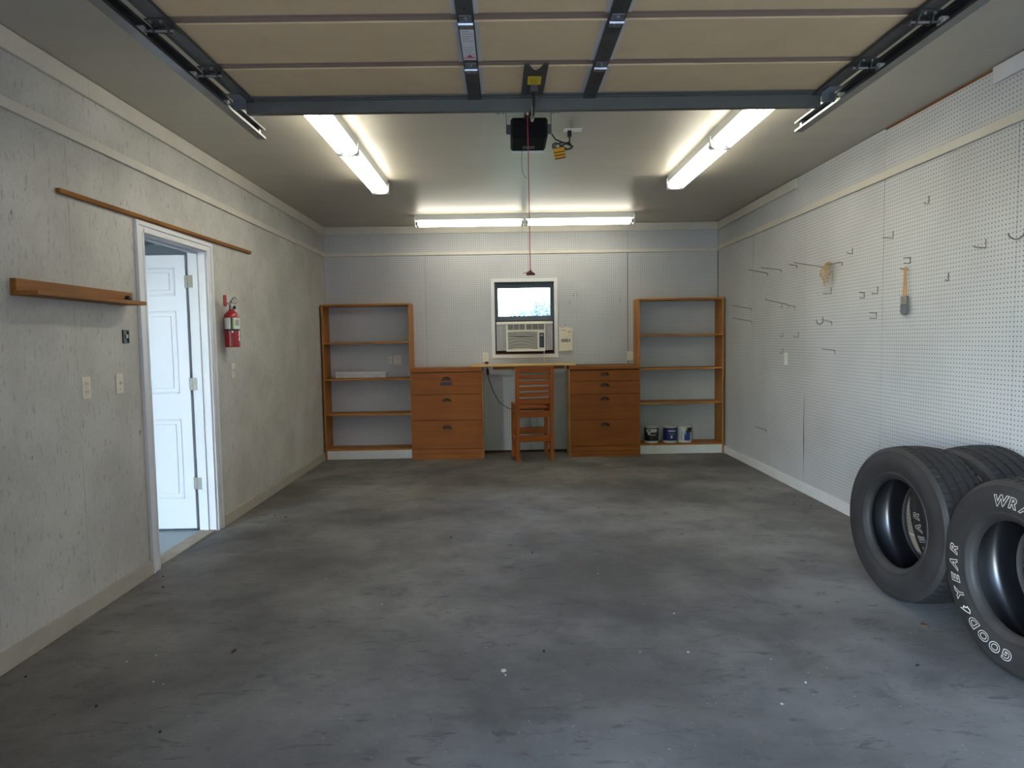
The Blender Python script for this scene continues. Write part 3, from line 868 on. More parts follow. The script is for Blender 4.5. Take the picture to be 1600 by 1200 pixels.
# ------------------------------------------------------------------ paint cans
def can(label, x, y, kind):
    z = 0.1235
    t = thing('paint_can', label, 'paint can', (x, y, z), 'paint cans on the bottom shelf')
    R_ = 0.083
    MB().lathe([(R_ - .004, 0), (R_ + .001, 0.002), (R_ + .001, 0.008), (R_, 0.01), (R_, 0.186), (R_ + .002, 0.188), (R_ + .002, 0.195), (R_ - .006, 0.196), (R_ - .008, 0.19), (R_ - .03, 0.189), (0.0, 0.189)], (x, y, z), 32).build('tin', 'can_white', t, smooth=True)
    f = -PI / 2
    body = {'black': 'can_black', 'blue': 'can_blue', 'white': 'can_white'}[kind]
    w = MB().patch((x, y, z), R_ + .0008, f - 1.6, f + 1.6, 0.026, 0.182, 24).build('label_wrap', body, t, smooth=True)
    r2 = R_ + .0016
    if kind == 'black':
        MB().patch((x, y, z), r2, f - 1.0, f + 0.7, 0.13, 0.172, 12).build('label_print', 'can_white', w, smooth=True)
        MB().patch((x, y, z), r2, f - 0.75, f - 0.35, 0.1, 0.131, 6).build('label_print', 'can_white', w, smooth=True)
        MB().patch((x, y, z), r2 + .0006, f - 0.62, f - 0.35, 0.145, 0.16, 4).build('label_print', 'can_black', w, smooth=True)
        MB().patch((x, y, z), r2, f - 0.35, f + 0.5, 0.092, 0.108, 8).build('label_print', 'print_grey', w, smooth=True)
    if kind == 'blue':
        for k in range(6):
            a = f - 0.5 + k * 0.19
            MB().patch((x, y, z), r2, a, a + 0.14, 0.135, 0.153, 2).build('label_print', 'can_white', w, smooth=True)
        MB().patch((x, y, z), r2, f - 0.35, f + 0.45, 0.1, 0.108, 6).build('label_print', 'print_grey', w, smooth=True)
        m = MB()
        for k in range(10):
            a0, a1 = f - 0.02 + 0.15 * math.cos(2 * PI * k / 10), f - 0.02 + 0.15 * math.cos(2 * PI * (k + 1) / 10)
            z0, z1 = z + 0.072 + 0.014 * math.sin(2 * PI * k / 10), z + 0.072 + 0.014 * math.sin(2 * PI * (k + 1) / 10)
            vv = [m.bm.verts.new(q) for q in ((x + r2 * math.cos(f - .02), y + r2 * math.sin(f - .02), z + 0.072), (x + r2 * math.cos(a0), y + r2 * math.sin(a0), z0), (x + r2 * math.cos(a1), y + r2 * math.sin(a1), z1))]
            m.bm.faces.new(vv)
        m.build('label_print', 'can_white', w)
    if kind == 'white':
        MB().patch((x, y, z), r2, f - 0.3, f + 0.55, 0.026, 0.13, 8).build('label_print', 'can_cobalt', w, smooth=True)
        MB().patch((x, y, z), r2, f - 0.1, f + 1.3, 0.125, 0.182, 10).build('label_print', 'can_black', w, smooth=True)
        MB().patch((x, y, z), r2, f - 0.72, f - 0.62, 0.03, 0.13, 2).build('label_print', 'can_cobalt', w, smooth=True)
        m = MB()
        for a, zl in ((-0.55, 0.03), (-0.3, 0.12), (-0.18, 0.1), (0.0, 0.15)):
            m.patch((x, y, z), r2 + .001, f + a, f + a + 0.1, zl, 0.19, 2)
        m.build('paint_drip', 'drip', t)
    MB().tube([(x - R_ - .003, y, z + 0.16)] + [(x - (R_ + .004) * math.cos(a), y + (R_ + .004) * math.sin(a), z + 0.16 - 0.05 * math.sin(a)) for a in [PI * k / 12 for k in range(1, 12)]] + [(x + R_ + .003, y, z + 0.16)], 0.002, 6).build('bail_handle', 'wire_steel', t, smooth=True)
can('black and white paint can, leftmost of the three on the bottom shelf', 3.934, 8.11, 'black')
can('navy blue paint can, middle of the three on the bottom shelf', 4.161, 8.11, 'blue')
can('white and blue paint can with drips, rightmost on the bottom shelf', 4.337, 8.11, 'white')

# ------------------------------------------------------------------ left wall things
le = thing('wall_ledge', 'narrow brown wooden ledge shelf on the left wall', 'shelf', (0, 3.5, 1.617))
box('back_board', 'ledge_y', le, 0.0, 0.028, 3.02, 3.955, 1.638, 1.692, bev=0.001)
box('ledge', 'ledge_y', le, 0.0, 0.122, 3.02, 3.925, 1.617, 1.6375, bev=0.001)
kn = thing('rubber_knob', 'small black rubber knob at the far end of the wooden ledge', 'knob', (0.05, 3.86, 1.6375))
MB().lathe([(0.02, 0), (0.022, 0.006), (0.018, 0.022), (0.012, 0.03), (0.0, 0.031)], (0.055, 3.86, 1.638), 16).build('cap', 'black_plastic', kn, smooth=True)
MB().tube([(0.055, 3.84, 1.643), (0.055, 3.79, 1.642)], [0.005, 0.003], 8).build('stem', 'black_plastic', kn)
stk = thing('wood_strip', 'long thin brown wooden strip nailed above the side door', 'strip', (0, 4.6, 2.13))
M_ = Matrix.Translation((0, 3.367, 2.1355)) @ Matrix.Rotation(math.atan2(0.021, 2.5), 4, 'X')
MB().box(0.0, 0.022, 0.0, 1.25, 0.0, 0.024, bev=0.001, M=M_).build('strip', 'stick_y', stk)
MB().box(0.0, 0.022, 1.2505, 2.5, 0.0, 0.024, bev=0.001, M=M_).build('strip', 'stick_y', stk)

ex = thing('fire_extinguisher', 'red fire extinguisher hanging on the left wall beside the side door', 'fire extinguisher', (0.075, 5.25, 1.365))
c0 = (0.075, 5.25, 1.365)
R_ = 0.056
MB().lathe([(R_ - .004, 0), (R_, 0.004), (R_, 0.232), (R_ - .006, 0.252), (R_ - .02, 0.27), (0.022, 0.28), (0.02, 0.29), (0.0, 0.29)], c0, 28).build('cylinder', 'ext_red', ex, smooth=True)
lb = MB().patch(c0, R_ + .0008, -PI * 0.75, PI * 0.25, 0.135, 0.225, 20).build('label', 'label_white', ex, smooth=True)
MB().patch(c0, R_ + .0014, -1.35, -1.1, 0.135, 0.225, 4).build('label_print', 'black_plastic', lb)
MB().patch(c0, R_ + .0014, -1.1, -0.9, 0.14, 0.222, 4).build('label_print', 'label_green', lb)
for k in range(4):
    MB().patch(c0, R_ + .0014, -0.75 + .17 * k, -0.63 + .17 * k, 0.165, 0.21, 2).build('label_print', 'print_grey', lb)
MB().lathe([(R_ + .0006, 0.126), (R_ + .0022, 0.126), (R_ + .0022, 0.14), (R_ + .0006, 0.14)], c0, 28, closed=True).build('strap', 'black_plastic', ex)
MB().patch(c0, R_ + .001, -1.25, -0.85, 0.004, 0.126, 5).build('lower_label', 'ext_dark', ex)
m = MB()
a = 0.05
vv = [m.bm.verts.new((c0[0] + (R_ + .0012) * math.cos(t), c0[1] + (R_ + .0012) * math.sin(t), c0[2] + z)) for t, z in ((-0.05, 0.045), (-0.05, 0.075), (-0.4, 0.06))]
m.bm.faces.new(vv)
m.build('label_mark', 'label_white', ex)
MB().patch(c0, R_ + .003, -1.25, -1.05, 0.112, 0.124, 2).build('buckle', 'label_white', ex)
MB().lathe([(0.014, 0), (0.016, 0.01), (0.016, 0.03), (0.01, 0.04), (0, 0.04)], (c0[0], c0[1], c0[2] + 0.288), 14).build('valve', 'steel', ex, smooth=True)
MB().box(c0[0] - .01, c0[0] + .012, c0[1] - .01, c0[1] + .085, c0[2] + 0.338, c0[2] + 0.348, bev=0.002, M=None).build('carry_handle', 'steel', ex)
MB().tube([(c0[0], c0[1], c0[2] + 0.352), (c0[0], c0[1] + .06, c0[2] + 0.385), (c0[0], c0[1] + .1, c0[2] + 0.386)], 0.006, 8).build('lever', 'steel', ex, smooth=True)
MB().tube([(c0[0], c0[1], c0[2] + 0.325), (c0[0], c0[1] - 0.045, c0[2] + 0.332), (c0[0] - .01, c0[1] - 0.075, c0[2] + 0.345)], 0.005, 8).build('nozzle_arm', 'steel', ex, smooth=True)
MB().lathe([(0.011, -0.035), (0.014, -0.02), (0.013, 0.045), (0.009, 0.05), (0, 0.05)], (c0[0] - .01, c0[1] - 0.085, c0[2] + 0.345), 12).build('nozzle', 'ext_red', ex, smooth=True)
MB().lathe([(0.013, -0.003), (0.013, 0.01), (0, 0.01)], (c0[0] + .02, c0[1] + 0.01, c0[2] + 0.305), 12, axis=0).build('gauge', 'black_plastic', ex, smooth=True)
MB().tube([(c0[0] + .01, c0[1] + .03, c0[2] + 0.362), (c0[0] + .02, c0[1] + .06, c0[2] + 0.345), (c0[0] + .03, c0[1] + .075, c0[2] + 0.36), (c0[0] + .02, c0[1] + .06, c0[2] + 0.375)], 0.0018, 6, closed=True).build('safety_pin', 'steel', ex)
box('wall_bracket', 'black_plastic', ex, 0.0, 0.022, 5.295, 5.315, 1.45, 1.62)

# ------------------------------------------------------------------ fluorescent fixtures
def fixture(label, cx, cy, along):
    t = thing('ceiling_light', label, 'ceiling light', (cx, cy, H), 'two-lamp fluorescent strip lights')
    L = 1.222
    def P(u, v, z):      # u along the fixture, v across
        return (cx + u, cy + v, z) if along == 'x' else (cx + v, cy + u, z)
    def bxx(nm, mt, u0, u1, v0, v1, z0, z1, bev=0.0, par=None):
        a, b = P(u0, v0, z0), P(u1, v1, z1)
        return box(nm, mt, par or t, a[0], b[0], a[1], b[1], z0, z1, bev=bev)
    m = MB()
    prof = [(-0.062, H), (-0.062, H - 0.062), (-0.026, H - 0.078), (0.026, H - 0.078), (0.062, H - 0.062), (0.062, H)]
    if along == 'x': m.prism([(cy + v, z) for v, z in prof], 0, cx - L, cx + L)
    else: m.prism([(cx + v, z) for v, z in prof], 1, cy - L, cy + L)
    m.build('housing', 'fixture_white', t)
    for half in (0, 1):
        u0 = -L + 0.028 + half * (L - 0.006)
        u1 = u0 + L - 0.05
        for s in (-1, 1):
            tb = MB().tube([P(u0, s * 0.052, H - 0.1), P(u1, s * 0.052, H - 0.1)], 0.019, 14).build('fluorescent_tube', 'tube_glow', t, smooth=True)
            for (ua, ub) in ((u0 - 0.008, u0 + 0.014), (u1 - 0.014, u1 + 0.008)):
                MB().tube([P(ua, s * 0.052, H - 0.1), P(ub, s * 0.052, H - 0.1)], 0.0198, 14).build('tube_cap', 'steel', tb, smooth=True)
    for u in (-L, -0.011, L - 0.014):
        bxx('lamp_holder', 'fixture_white', u, u + (0.022 if u == -0.011 else 0.014), -0.074, 0.074, H - 0.124, H - 0.03, bev=0.004)
    return t
fixture('long two-lamp fluorescent light on the ceiling along the left side', 1.125, 4.73, 'y')
fixture('long two-lamp fluorescent light on the ceiling along the right side', 3.67, 4.70, 'y')
fixture('long two-lamp fluorescent light on the ceiling crosswise above the window', 2.42, 7.62, 'x')

# ------------------------------------------------------------------ overhead door, open under the ceiling
ZD = 2.64
GX0, GX1 = 0.835, 3.865
edges = [3.60, 3.165, 2.72, 2.265, 1.81, 1.355, 0.90]
gd = thing('garage_door', 'tan insulated sectional garage door raised open under the ceiling', 'garage door', (2.35, 2.25, ZD))
def hinge(x, y, par, w=0.05):
    m = MB()
    m.box(x - w / 2, x + w / 2, y - 0.055, y - 0.008, ZD - 0.021, ZD - 0.017, bev=0.001)
    m.box(x - w / 2, x + w / 2, y + 0.008, y + 0.055, ZD - 0.021, ZD - 0.017, bev=0.001)
    m.tube([(x - w / 2 - 0.004, y, ZD - 0.026), (x + w / 2 + 0.004, y, ZD - 0.026)], 0.009, 8)
    m.build('hinge', 'galv', par, smooth=True)
    b = MB()
    for yy in (y - 0.04, y - 0.024, y + 0.032):
        b.lathe([(0.007, 0), (0.007, -0.006), (0.004, -0.008), (0, -0.008)], (x, yy, ZD - 0.021), 8)
    b.build('bolt', 'steel', par, smooth=True)
for i in range(6):
    y1, y0 = edges[i], edges[i + 1]
    sec = box('section', 'door_rail', gd, GX0, GX1, y0 + 0.0015, y1 - 0.0015, ZD + 0.008, ZD + 0.05)
    box('insulation_panel', 'door_tan', sec, GX0 + 0.01, GX1 - 0.01, y0 + 0.034, y1 - 0.034, ZD, ZD + 0.008, bev=0.002)
    for x in (2.042, 2.632):
        box('stile_edging', 'stile_edge', sec, x - 0.052, x + 0.052, y0 + 0.034, y1 - 0.034, ZD - 0.002, ZD)
        st = box('center_stile', 'galv_dark', sec, x - 0.033, x + 0.033, y0 + 0.002, y1 - 0.002, ZD - 0.017, ZD - 0.002, bev=0.002)
        m = MB()
        for k in range(4):
            yy = y0 + 0.09 + k * 0.085
            m.box(x - 0.002, x + 0.002, yy, yy + 0.016, ZD - 0.0178, ZD - 0.017)
        m.build('slot', 'slot', st)
    for x in (GX0, GX1 - 0.075):
        box('end_stile', 'galv_dark', sec, x, x + 0.075, y0 + 0.002, y1 - 0.002, ZD - 0.017, ZD - 0.0005, bev=0.003)
for i in range(1, 6):
    for x in (2.042, 2.632):
        hinge(x, edges[i], gd)
    for s, x in ((-1, GX0 + 0.03), (1, GX1 - 0.03)):
        y = edges[i]
        m = MB()
        m.box(x - 0.04, x + 0.04, y - 0.06, y - 0.01, ZD - 0.022, ZD - 0.017, bev=0.001)
        m.box(x - 0.04, x + 0.04, y + 0.01, y + 0.06, ZD - 0.022, ZD - 0.017, bev=0.001)
        m.prism([(y - 0.035, ZD - 0.02), (y + 0.035, ZD - 0.02), (y + 0.014, ZD - 0.05), (y - 0.014, ZD - 0.05)], 0, x - 0.03, x - 0.026)
        m.prism([(y - 0.035, ZD - 0.02), (y + 0.035, ZD - 0.02), (y + 0.014, ZD - 0.05), (y - 0.014, ZD - 0.05)], 0, x + 0.026, x + 0.03)
        hb = m.build('roller_hinge', 'galv_dark', gd)
        xe = 0.783 if s < 0 else 3.917
        MB().tube([(x + (0.045 if s < 0 else -0.045), y, ZD - 0.038), (xe, y, ZD - 0.038)], 0.006, 8).build('roller_stem', 'steel', hb, smooth=True)
        MB().tube([(xe - 0.012, y, ZD - 0.038), (xe + 0.012, y, ZD - 0.038)], 0.021, 14).build('roller', 'nylon', hb, smooth=True)
        b = MB()
        for dx in (-0.02, 0.02):
            for dy in (-0.048, 0.048):
                b.lathe([(0.007, 0), (0.007, -0.006), (0, -0.008)], (x + dx, y + dy, ZD - 0.022), 8)
        b.build('bolt', 'steel', hb)
# top strut: hat-shaped stiffener under the leading edge
m = MB()
m.prism([(3.585, ZD - 0.002), (3.585, ZD - 0.072), (3.575, ZD - 0.072), (3.575, ZD - 0.008), (3.53, ZD - 0.008), (3.53, ZD - 0.002)], 0, GX0 + 0.03, GX1 - 0.03)
m.prism([(3.585, ZD - 0.002), (3.61, ZD - 0.002), (3.61, ZD - 0.072), (3.585, ZD - 0.072)], 0, GX0 + 0.03, GX1 - 0.03)
m.box(GX0 + 0.03, GX1 - 0.03, 3.558, 3.575, ZD - 0.012, ZD - 0.006)
m.build('strut', 'galv_strut', gd)
for s, x in ((-1, GX0 + 0.005), (1, GX1 - 0.005)):
    m = MB()
    x0, x1 = (x - 0.02, x + 0.045) if s < 0 else (x - 0.045, x + 0.02)
    m.box(x0, x1, 3.515, 3.521, ZD - 0.07, ZD - 0.002)
    m.box(x0, x1, 3.44, 3.521, ZD - 0.022, ZD - 0.018)
    xm = (x0 + x1) / 2
    m.box(xm - 0.004, xm + 0.004, 3.509, 3.516, ZD - 0.07, ZD - 0.02)
    tb = m.build('top_bracket', 'galv', gd)
    xe = 0.783 if s < 0 else 3.917
    MB().tube([(xm, 3.53, ZD - 0.04), (xe, 3.53, ZD - 0.038)], 0.006, 8).build('roller_stem', 'steel', tb, smooth=True)
    MB().tube([(xe - 0.012, 3.53, ZD - 0.038), (xe + 0.012, 3.53, ZD - 0.038)], 0.021, 14).build('roller', 'nylon', tb, smooth=True)
# opener bracket plate with an arched end, yellow tag, sticker on the left stile
arc = [(2.285 + 0.022 + 0.066 * k / 10, 3.168 + 0.075 * math.sin(PI * k / 10)) for k in range(11)]
MB().prism([(2.285, 3.165), (2.303, 3.165)] + arc + [(2.377, 3.165), (2.395, 3.165), (2.39, 3.54), (2.28, 3.54)], 2, ZD - 0.009, ZD - 0.0005).build('opener_bracket', 'galv_dark', gd)
yl = box('warning_tag', 'yellow_label', gd, 2.306, 2.37, 3.295, 3.395, ZD - 0.0105, ZD - 0.009, label='plain yellow warning tag')
for k in range(5):
    box('print_line', 'mat_dark', yl, 2.316, 2.36 - 0.008 * (k % 2), 3.31 + k * 0.016, 3.313 + k * 0.016, ZD - 0.0108, ZD - 0.0105)
st = box('sticker', 'white_label', gd, 2.014, 2.07, 2.785, 3.075, ZD - 0.0182, ZD - 0.0172, label='white instruction sticker on the left stile')
for k in range(12):
    if k in (5, 6): continue
    box('print_line', 'print_grey', st, 2.02, 2.064 - 0.012 * (k % 3 == 0), 2.80 + k * 0.021, 2.804 + k * 0.021, ZD - 0.0186, ZD - 0.0182)
MB().prism([(2.03, 3.045), (2.056, 3.045), (2.043, 3.02)], 2, ZD - 0.0188, ZD - 0.0182).build('warning_triangle', 'red_rope', st)
box('print_line', 'red_rope', st, 2.016, 2.068, 3.05, 3.056, ZD - 0.0188, ZD - 0.0182)
MB().tube([(2.34, 3.42, ZD - 0.03), (2.34, 3.47, ZD - 0.075), (2.34, 3.56, ZD - 0.1), (2.34, 3.68, ZD - 0.09), (2.34, 3.84, ZD - 0.02), (2.34, 3.92, ZD + 0.055)], 0.009, 8).build('opener_arm', 'black_plastic', gd, smooth=True)
MB().box(2.322, 2.358, 3.4, 3.45, ZD - 0.04, ZD - 0.009).build('arm_clevis', 'galv_dark', gd)

def track(label, s):
    """horizontal C-channel beside the door with rear hanger; s = -1 left, 1 right"""
    xo = 0.758 if s < 0 else 3.942           # outer web
    k = -s
    t = thing('door_track', label, 'door track', (xo, 2.3, ZD - 0.06), 'overhead door tracks')
    y0, y1 = 0.45, 4.03
    a = lambda d: xo + k * d
    z0, z1 = ZD - 0.067, ZD - 0.009
    prof = [(a(0), z0), (a(0.048), z0), (a(0.048), z0 + 0.012), (a(0.045), z0 + 0.012), (a(0.045), z0 + 0.003), (a(0.003), z0 + 0.003), (a(0.003), z1 - 0.003), (a(0.045), z1 - 0.003), (a(0.045), z1 - 0.012), (a(0.048), z1 - 0.012), (a(0.048), z1), (a(0), z1)]
    m = MB()
    A = [m.bm.verts.new((x, y0, z)) for x, z in prof]
    B = [m.bm.verts.new((x, y1, z)) for x, z in prof]
    n = len(prof)
    for i in range(n):
        m.bm.faces.new((A[i], A[(i + 1) % n], B[(i + 1) % n], B[i]))
    m.bm.faces.new(A); m.bm.faces.new(B[::-1])
    m.build('channel', 'galv_track', t)
    # curved and vertical lower run by the front wall
    pts = [(a(0.024), 0.45, ZD - 0.038)] + [(a(0.024), 0.45 - 0.38 * math.sin(u), ZD - 0.038 - 0.38 * (1 - math.cos(u))) for u in [PI / 2 * q / 8 for q in range(1, 9)]] + [(a(0.024), 0.07, 0.05)]
    MB().tube(pts, 0.024, 8).build('curved_run', 'galv', t, smooth=True)
    MB().prism([(a(-0.001), z0 + 0.012), (a(-0.004), z0 + 0.012), (a(-0.004), z1 + 0.016), (a(0.03), z1 + 0.016), (a(0.03), z1 + 0.013), (a(-0.001), z1 + 0.013)], 1, y0, y1 - 0.28).build('angle_iron', 'galv_dark', t)
    m = MB()
    for yy in (3.86,):
        m.box(a(0.02), a(0.024), yy - 0.02, yy + 0.02, z1, H - 0.001)
        m.box(a(0.0), a(0.024), yy - 0.02, yy + 0.02, z1 + 0.001, z1 + 0.004)
    m.build('hanger', 'galv', t)
    MB().tube([(a(0.03), 3.86, z1 + 0.005), (a(0.16), 3.86, H - 0.004)], 0.007, 6).build('brace', 'galv', t)
    MB().box(a(0.006), a(0.03), y1 - 0.055, y1 - 0.03, z0 + 0.004, z1 - 0.004).build('stop_bolt', 'steel', t)
track('galvanised door track under the ceiling left of the raised door', -1)
track('galvanised door track under the ceiling right of the raised door', 1)

# ------------------------------------------------------------------ door opener, cord, rail
op = thing('door_opener', 'black garage door opener hung from the ceiling in the middle of the room', 'door opener', (2.345, 4.32, H))
OX = 2.345
m = MB().box(OX - 0.112, OX + 0.112, 4.17, 4.47, 2.605, 2.725, bev=0.012)
m.build('housing', 'opener_black', op)
m = MB()
n = 12
for k in range(n):
    x = OX - 0.1 + k * 0.2 / n
    m.box(x, x + 0.2 / n - 0.004, 4.472, 4.495, 2.6, 2.7, bev=0.003)
m.box(OX - 0.104, OX + 0.104, 4.468, 4.474, 2.595, 2.705)
m.build('light_lens', 'white_lens', op)
box('name_plate', 'dark_grey', op, OX - 0.035, OX + 0.04, 4.35, 4.41, 2.6035, 2.605)
for s in (-1, 1):
    m = MB()
    m.box(OX + s * 0.112, OX + s * 0.14, 4.26, 4.265, 2.65, 2.71)
    m.box(OX + s * 0.136, OX + s * 0.14, 4.24, 4.28, 2.65, H - 0.004)
    m.box(OX + s * 0.136, OX + s * 0.205, 4.24, 4.28, H - 0.006, H)
    for q in (0.155, 0.185):
        m.lathe([(0.006, 0), (0.006, -0.006), (0, -0.007)], (OX + s * q, 4.26, H - 0.006), 8)
    m.build('mounting_bracket', 'galv', op)
rl = MB().box(OX - 0.012, OX + 0.012, YF + 0.02, 4.18, 2.728, 2.76).build('rail', 'dark_grey', op)
box('sprocket_cover', 'black_plastic', op, OX - 0.03, OX + 0.03, 4.06, 4.24, 2.7, 2.762, bev=0.008)
tr = MB().box(OX - 0.03, OX + 0.03, 3.86, 3.98, 2.7, 2.727, bev=0.004).build('trolley', 'dark_grey', op)
MB().tube([(OX - 0.02, 3.96, 2.7), (OX - 0.018, 3.96, 2.67)], 0.006, 8).build('release_pin', 'nylon', op)
MB().tube([(2.305, 4.4, 2.605), (2.302, 4.42, 2.52), (2.31, 4.45, 2.46), (2.33, 4.46, 2.43)], 0.0016, 5).build('antenna_wire', 'dark_grey', op)
rc = thing('release_cord', 'thin red emergency release cord hanging from the opener rail with dark red handle', 'cord', (2.328, 3.96, 1.78))
MB().tube([(2.326, 3.96, 2.668), (2.3285, 3.96, 2.3), (2.33, 3.96, 1.79)], 0.0024, 6).build('cord', 'red_rope', rc, smooth=True)
hd_ = MB()
hd_.prism([(2.307, 1.758), (2.357, 1.758), (2.357, 1.768), (2.338, 1.779), (2.331, 1.795), (2.325, 1.779), (2.307, 1.77)], 1, 3.953, 3.967)
hd_.build('handle', 'dark_red', rc)
MB().tube([(2.328, 3.958, 1.785), (2.305, 3.955, 1.772), (2.288, 3.955, 1.77)], 0.0022, 6).build('cord_tail', 'red_rope', rc)
co_ = thing('ceiling_outlet', 'white outlet plate on the ceiling beside the door opener', 'outlet', (2.655, 4.62, H))
cv = box('cover', 'white_plastic', co_, 2.595, 2.715, 4.585, 4.655, H - 0.006, H, bev=0.002)
for x in (2.632, 2.678):
    box('socket', 'white_plastic', cv, x - 0.014, x + 0.014, 4.605, 4.635, H - 0.0085, H - 0.006, bev=0.001)
pc = thing('opener_cord', 'coiled black power cord of the opener with a yellow striped tag', 'power cord', (2.63, 4.6, H - 0.03))
box('plug', 'black_plastic', pc, 2.618, 2.646, 4.604, 4.636, H - 0.05, H - 0.0086, bev=0.004)
pts = [(2.632, 4.62, H - 0.048), (2.63, 4.6, H - 0.085), (2.60, 4.57, H - 0.11), (2.56, 4.55, H - 0.125)]
for k in range(26):
    a = PI * 0.15 + 2 * PI * k / 13
    pts.append((2.575 + 0.062 * math.cos(a) + (0.012 if k > 13 else 0), 4.55 + 0.012 * math.sin(a * .5) + (.008 if k > 13 else 0), H - 0.125 + 0.022 * math.sin(a * 2 if k < 13 else a) - 0.004 * (k > 13)))
pts += [(2.53, 4.5, H - 0.1), (2.49, 4.44, H - 0.07), (2.46, 4.4, H - 0.06)]
MB().tube(pts, 0.0048, 6).build('cord', 'black_plastic', pc, smooth=True)
tg = MB().box(-0.036, 0.036, -0.001, 0.001, -0.072, 0.0, M=Matrix.Translation((2.552, 4.54, H - 0.142)) @ Matrix.Rotation(math.radians(-9), 4, 'Y')).build('tag', 'amber_label', pc)
for k in range(3):
    MB().box(-0.036, 0.036, -0.0016, -0.001, -0.030 - k * 0.02, -0.024 - k * 0.02, M=Matrix.Translation((2.552, 4.54, H - 0.142)) @ Matrix.Rotation(math.radians(-9), 4, 'Y')).build('tag_stripe', 'black_plastic', tg)

# ------------------------------------------------------------------ pegboard hooks
def hook(kind, y, z, L, dz, label, group='wire hooks on the right pegboard wall'):
    t = thing('peg_hook', label, 'hook', (W, y, z), group)
    r = 0.0028
    if kind == 'long':
        MB().tube([(W, y, z), (W - L * .97, y, z + dz * .9), (W - L, y, z + dz + 0.006)], r, 6).build('arm', 'wire_steel', t, smooth=True)
        MB().tube([(W - 0.004, y - 0.03, z - 0.006), (W - 0.006, y, z), (W - 0.004, y + 0.03, z + 0.002)], r, 6).build('cross_bar', 'wire_steel', t)
        MB().tube([(W - 0.004, y - 0.03, z - 0.006), (W - 0.004, y - 0.03, z - 0.03)], r, 6).build('foot', 'wire_steel', t)
    elif kind == 'short':
        MB().tube([(W, y, z), (W - L, y, z + dz), (W - L, y, z + dz + 0.008)], r, 6).build('arm', 'wire_steel', t, smooth=True)
        MB().tube([(W - 0.003, y, z + 0.004), (W - 0.003, y, z - 0.026)], r, 6).build('foot', 'wire_steel', t)
    elif kind == 'L':
        MB().tube([(W - 0.003, y, z + 0.045), (W - 0.003, y, z), (W - L * .95, y, z + dz), (W - L, y, z + dz + 0.006)], r, 6).build('wire', 'wire_steel', t)
        MB().tube([(W, y, z + 0.043), (W - 0.004, y, z + 0.043)], r, 6).build('pin', 'wire_steel', t)
    elif kind == 'loop':
        MB().tube([(W, y, z), (W - L, y + 0.005, z + dz), (W - L, y + 0.005, z + dz - 0.004)], r, 6).build('arm', 'wire_steel', t)
        MB().tube([(W - 0.003, y, z), (W - 0.003, y, z - 0.038), (W - L, y, z - 0.036)], r, 6).build('lower_arm', 'wire_steel', t)
    elif kind in 'JC':
        q = L / 2
        if kind == 'J':
            pts = [(W - 0.003, y, z + 0.035)] + [(W - 0.003 - q + q * math.cos(a), y, z - q * math.sin(a)) for a in [PI * k / 8 for k in range(9)]] + [(W - 0.003 - 2 * q, y, z + 0.012)]
        else:
            pts = [(W - 0.003 - q + q * 1.1 * math.cos(a), y, z - q * math.sin(a)) for a in [0.1 + (PI - .3) * k / 10 for k in range(11)]]
        MB().tube(pts, r * 1.25, 6).build('wire', 'wire_steel', t, smooth=True)
        MB().tube([(W, y, z + 0.01), (W - 0.006, y, z + 0.01)], r, 6).build('pin', 'wire_steel', t)
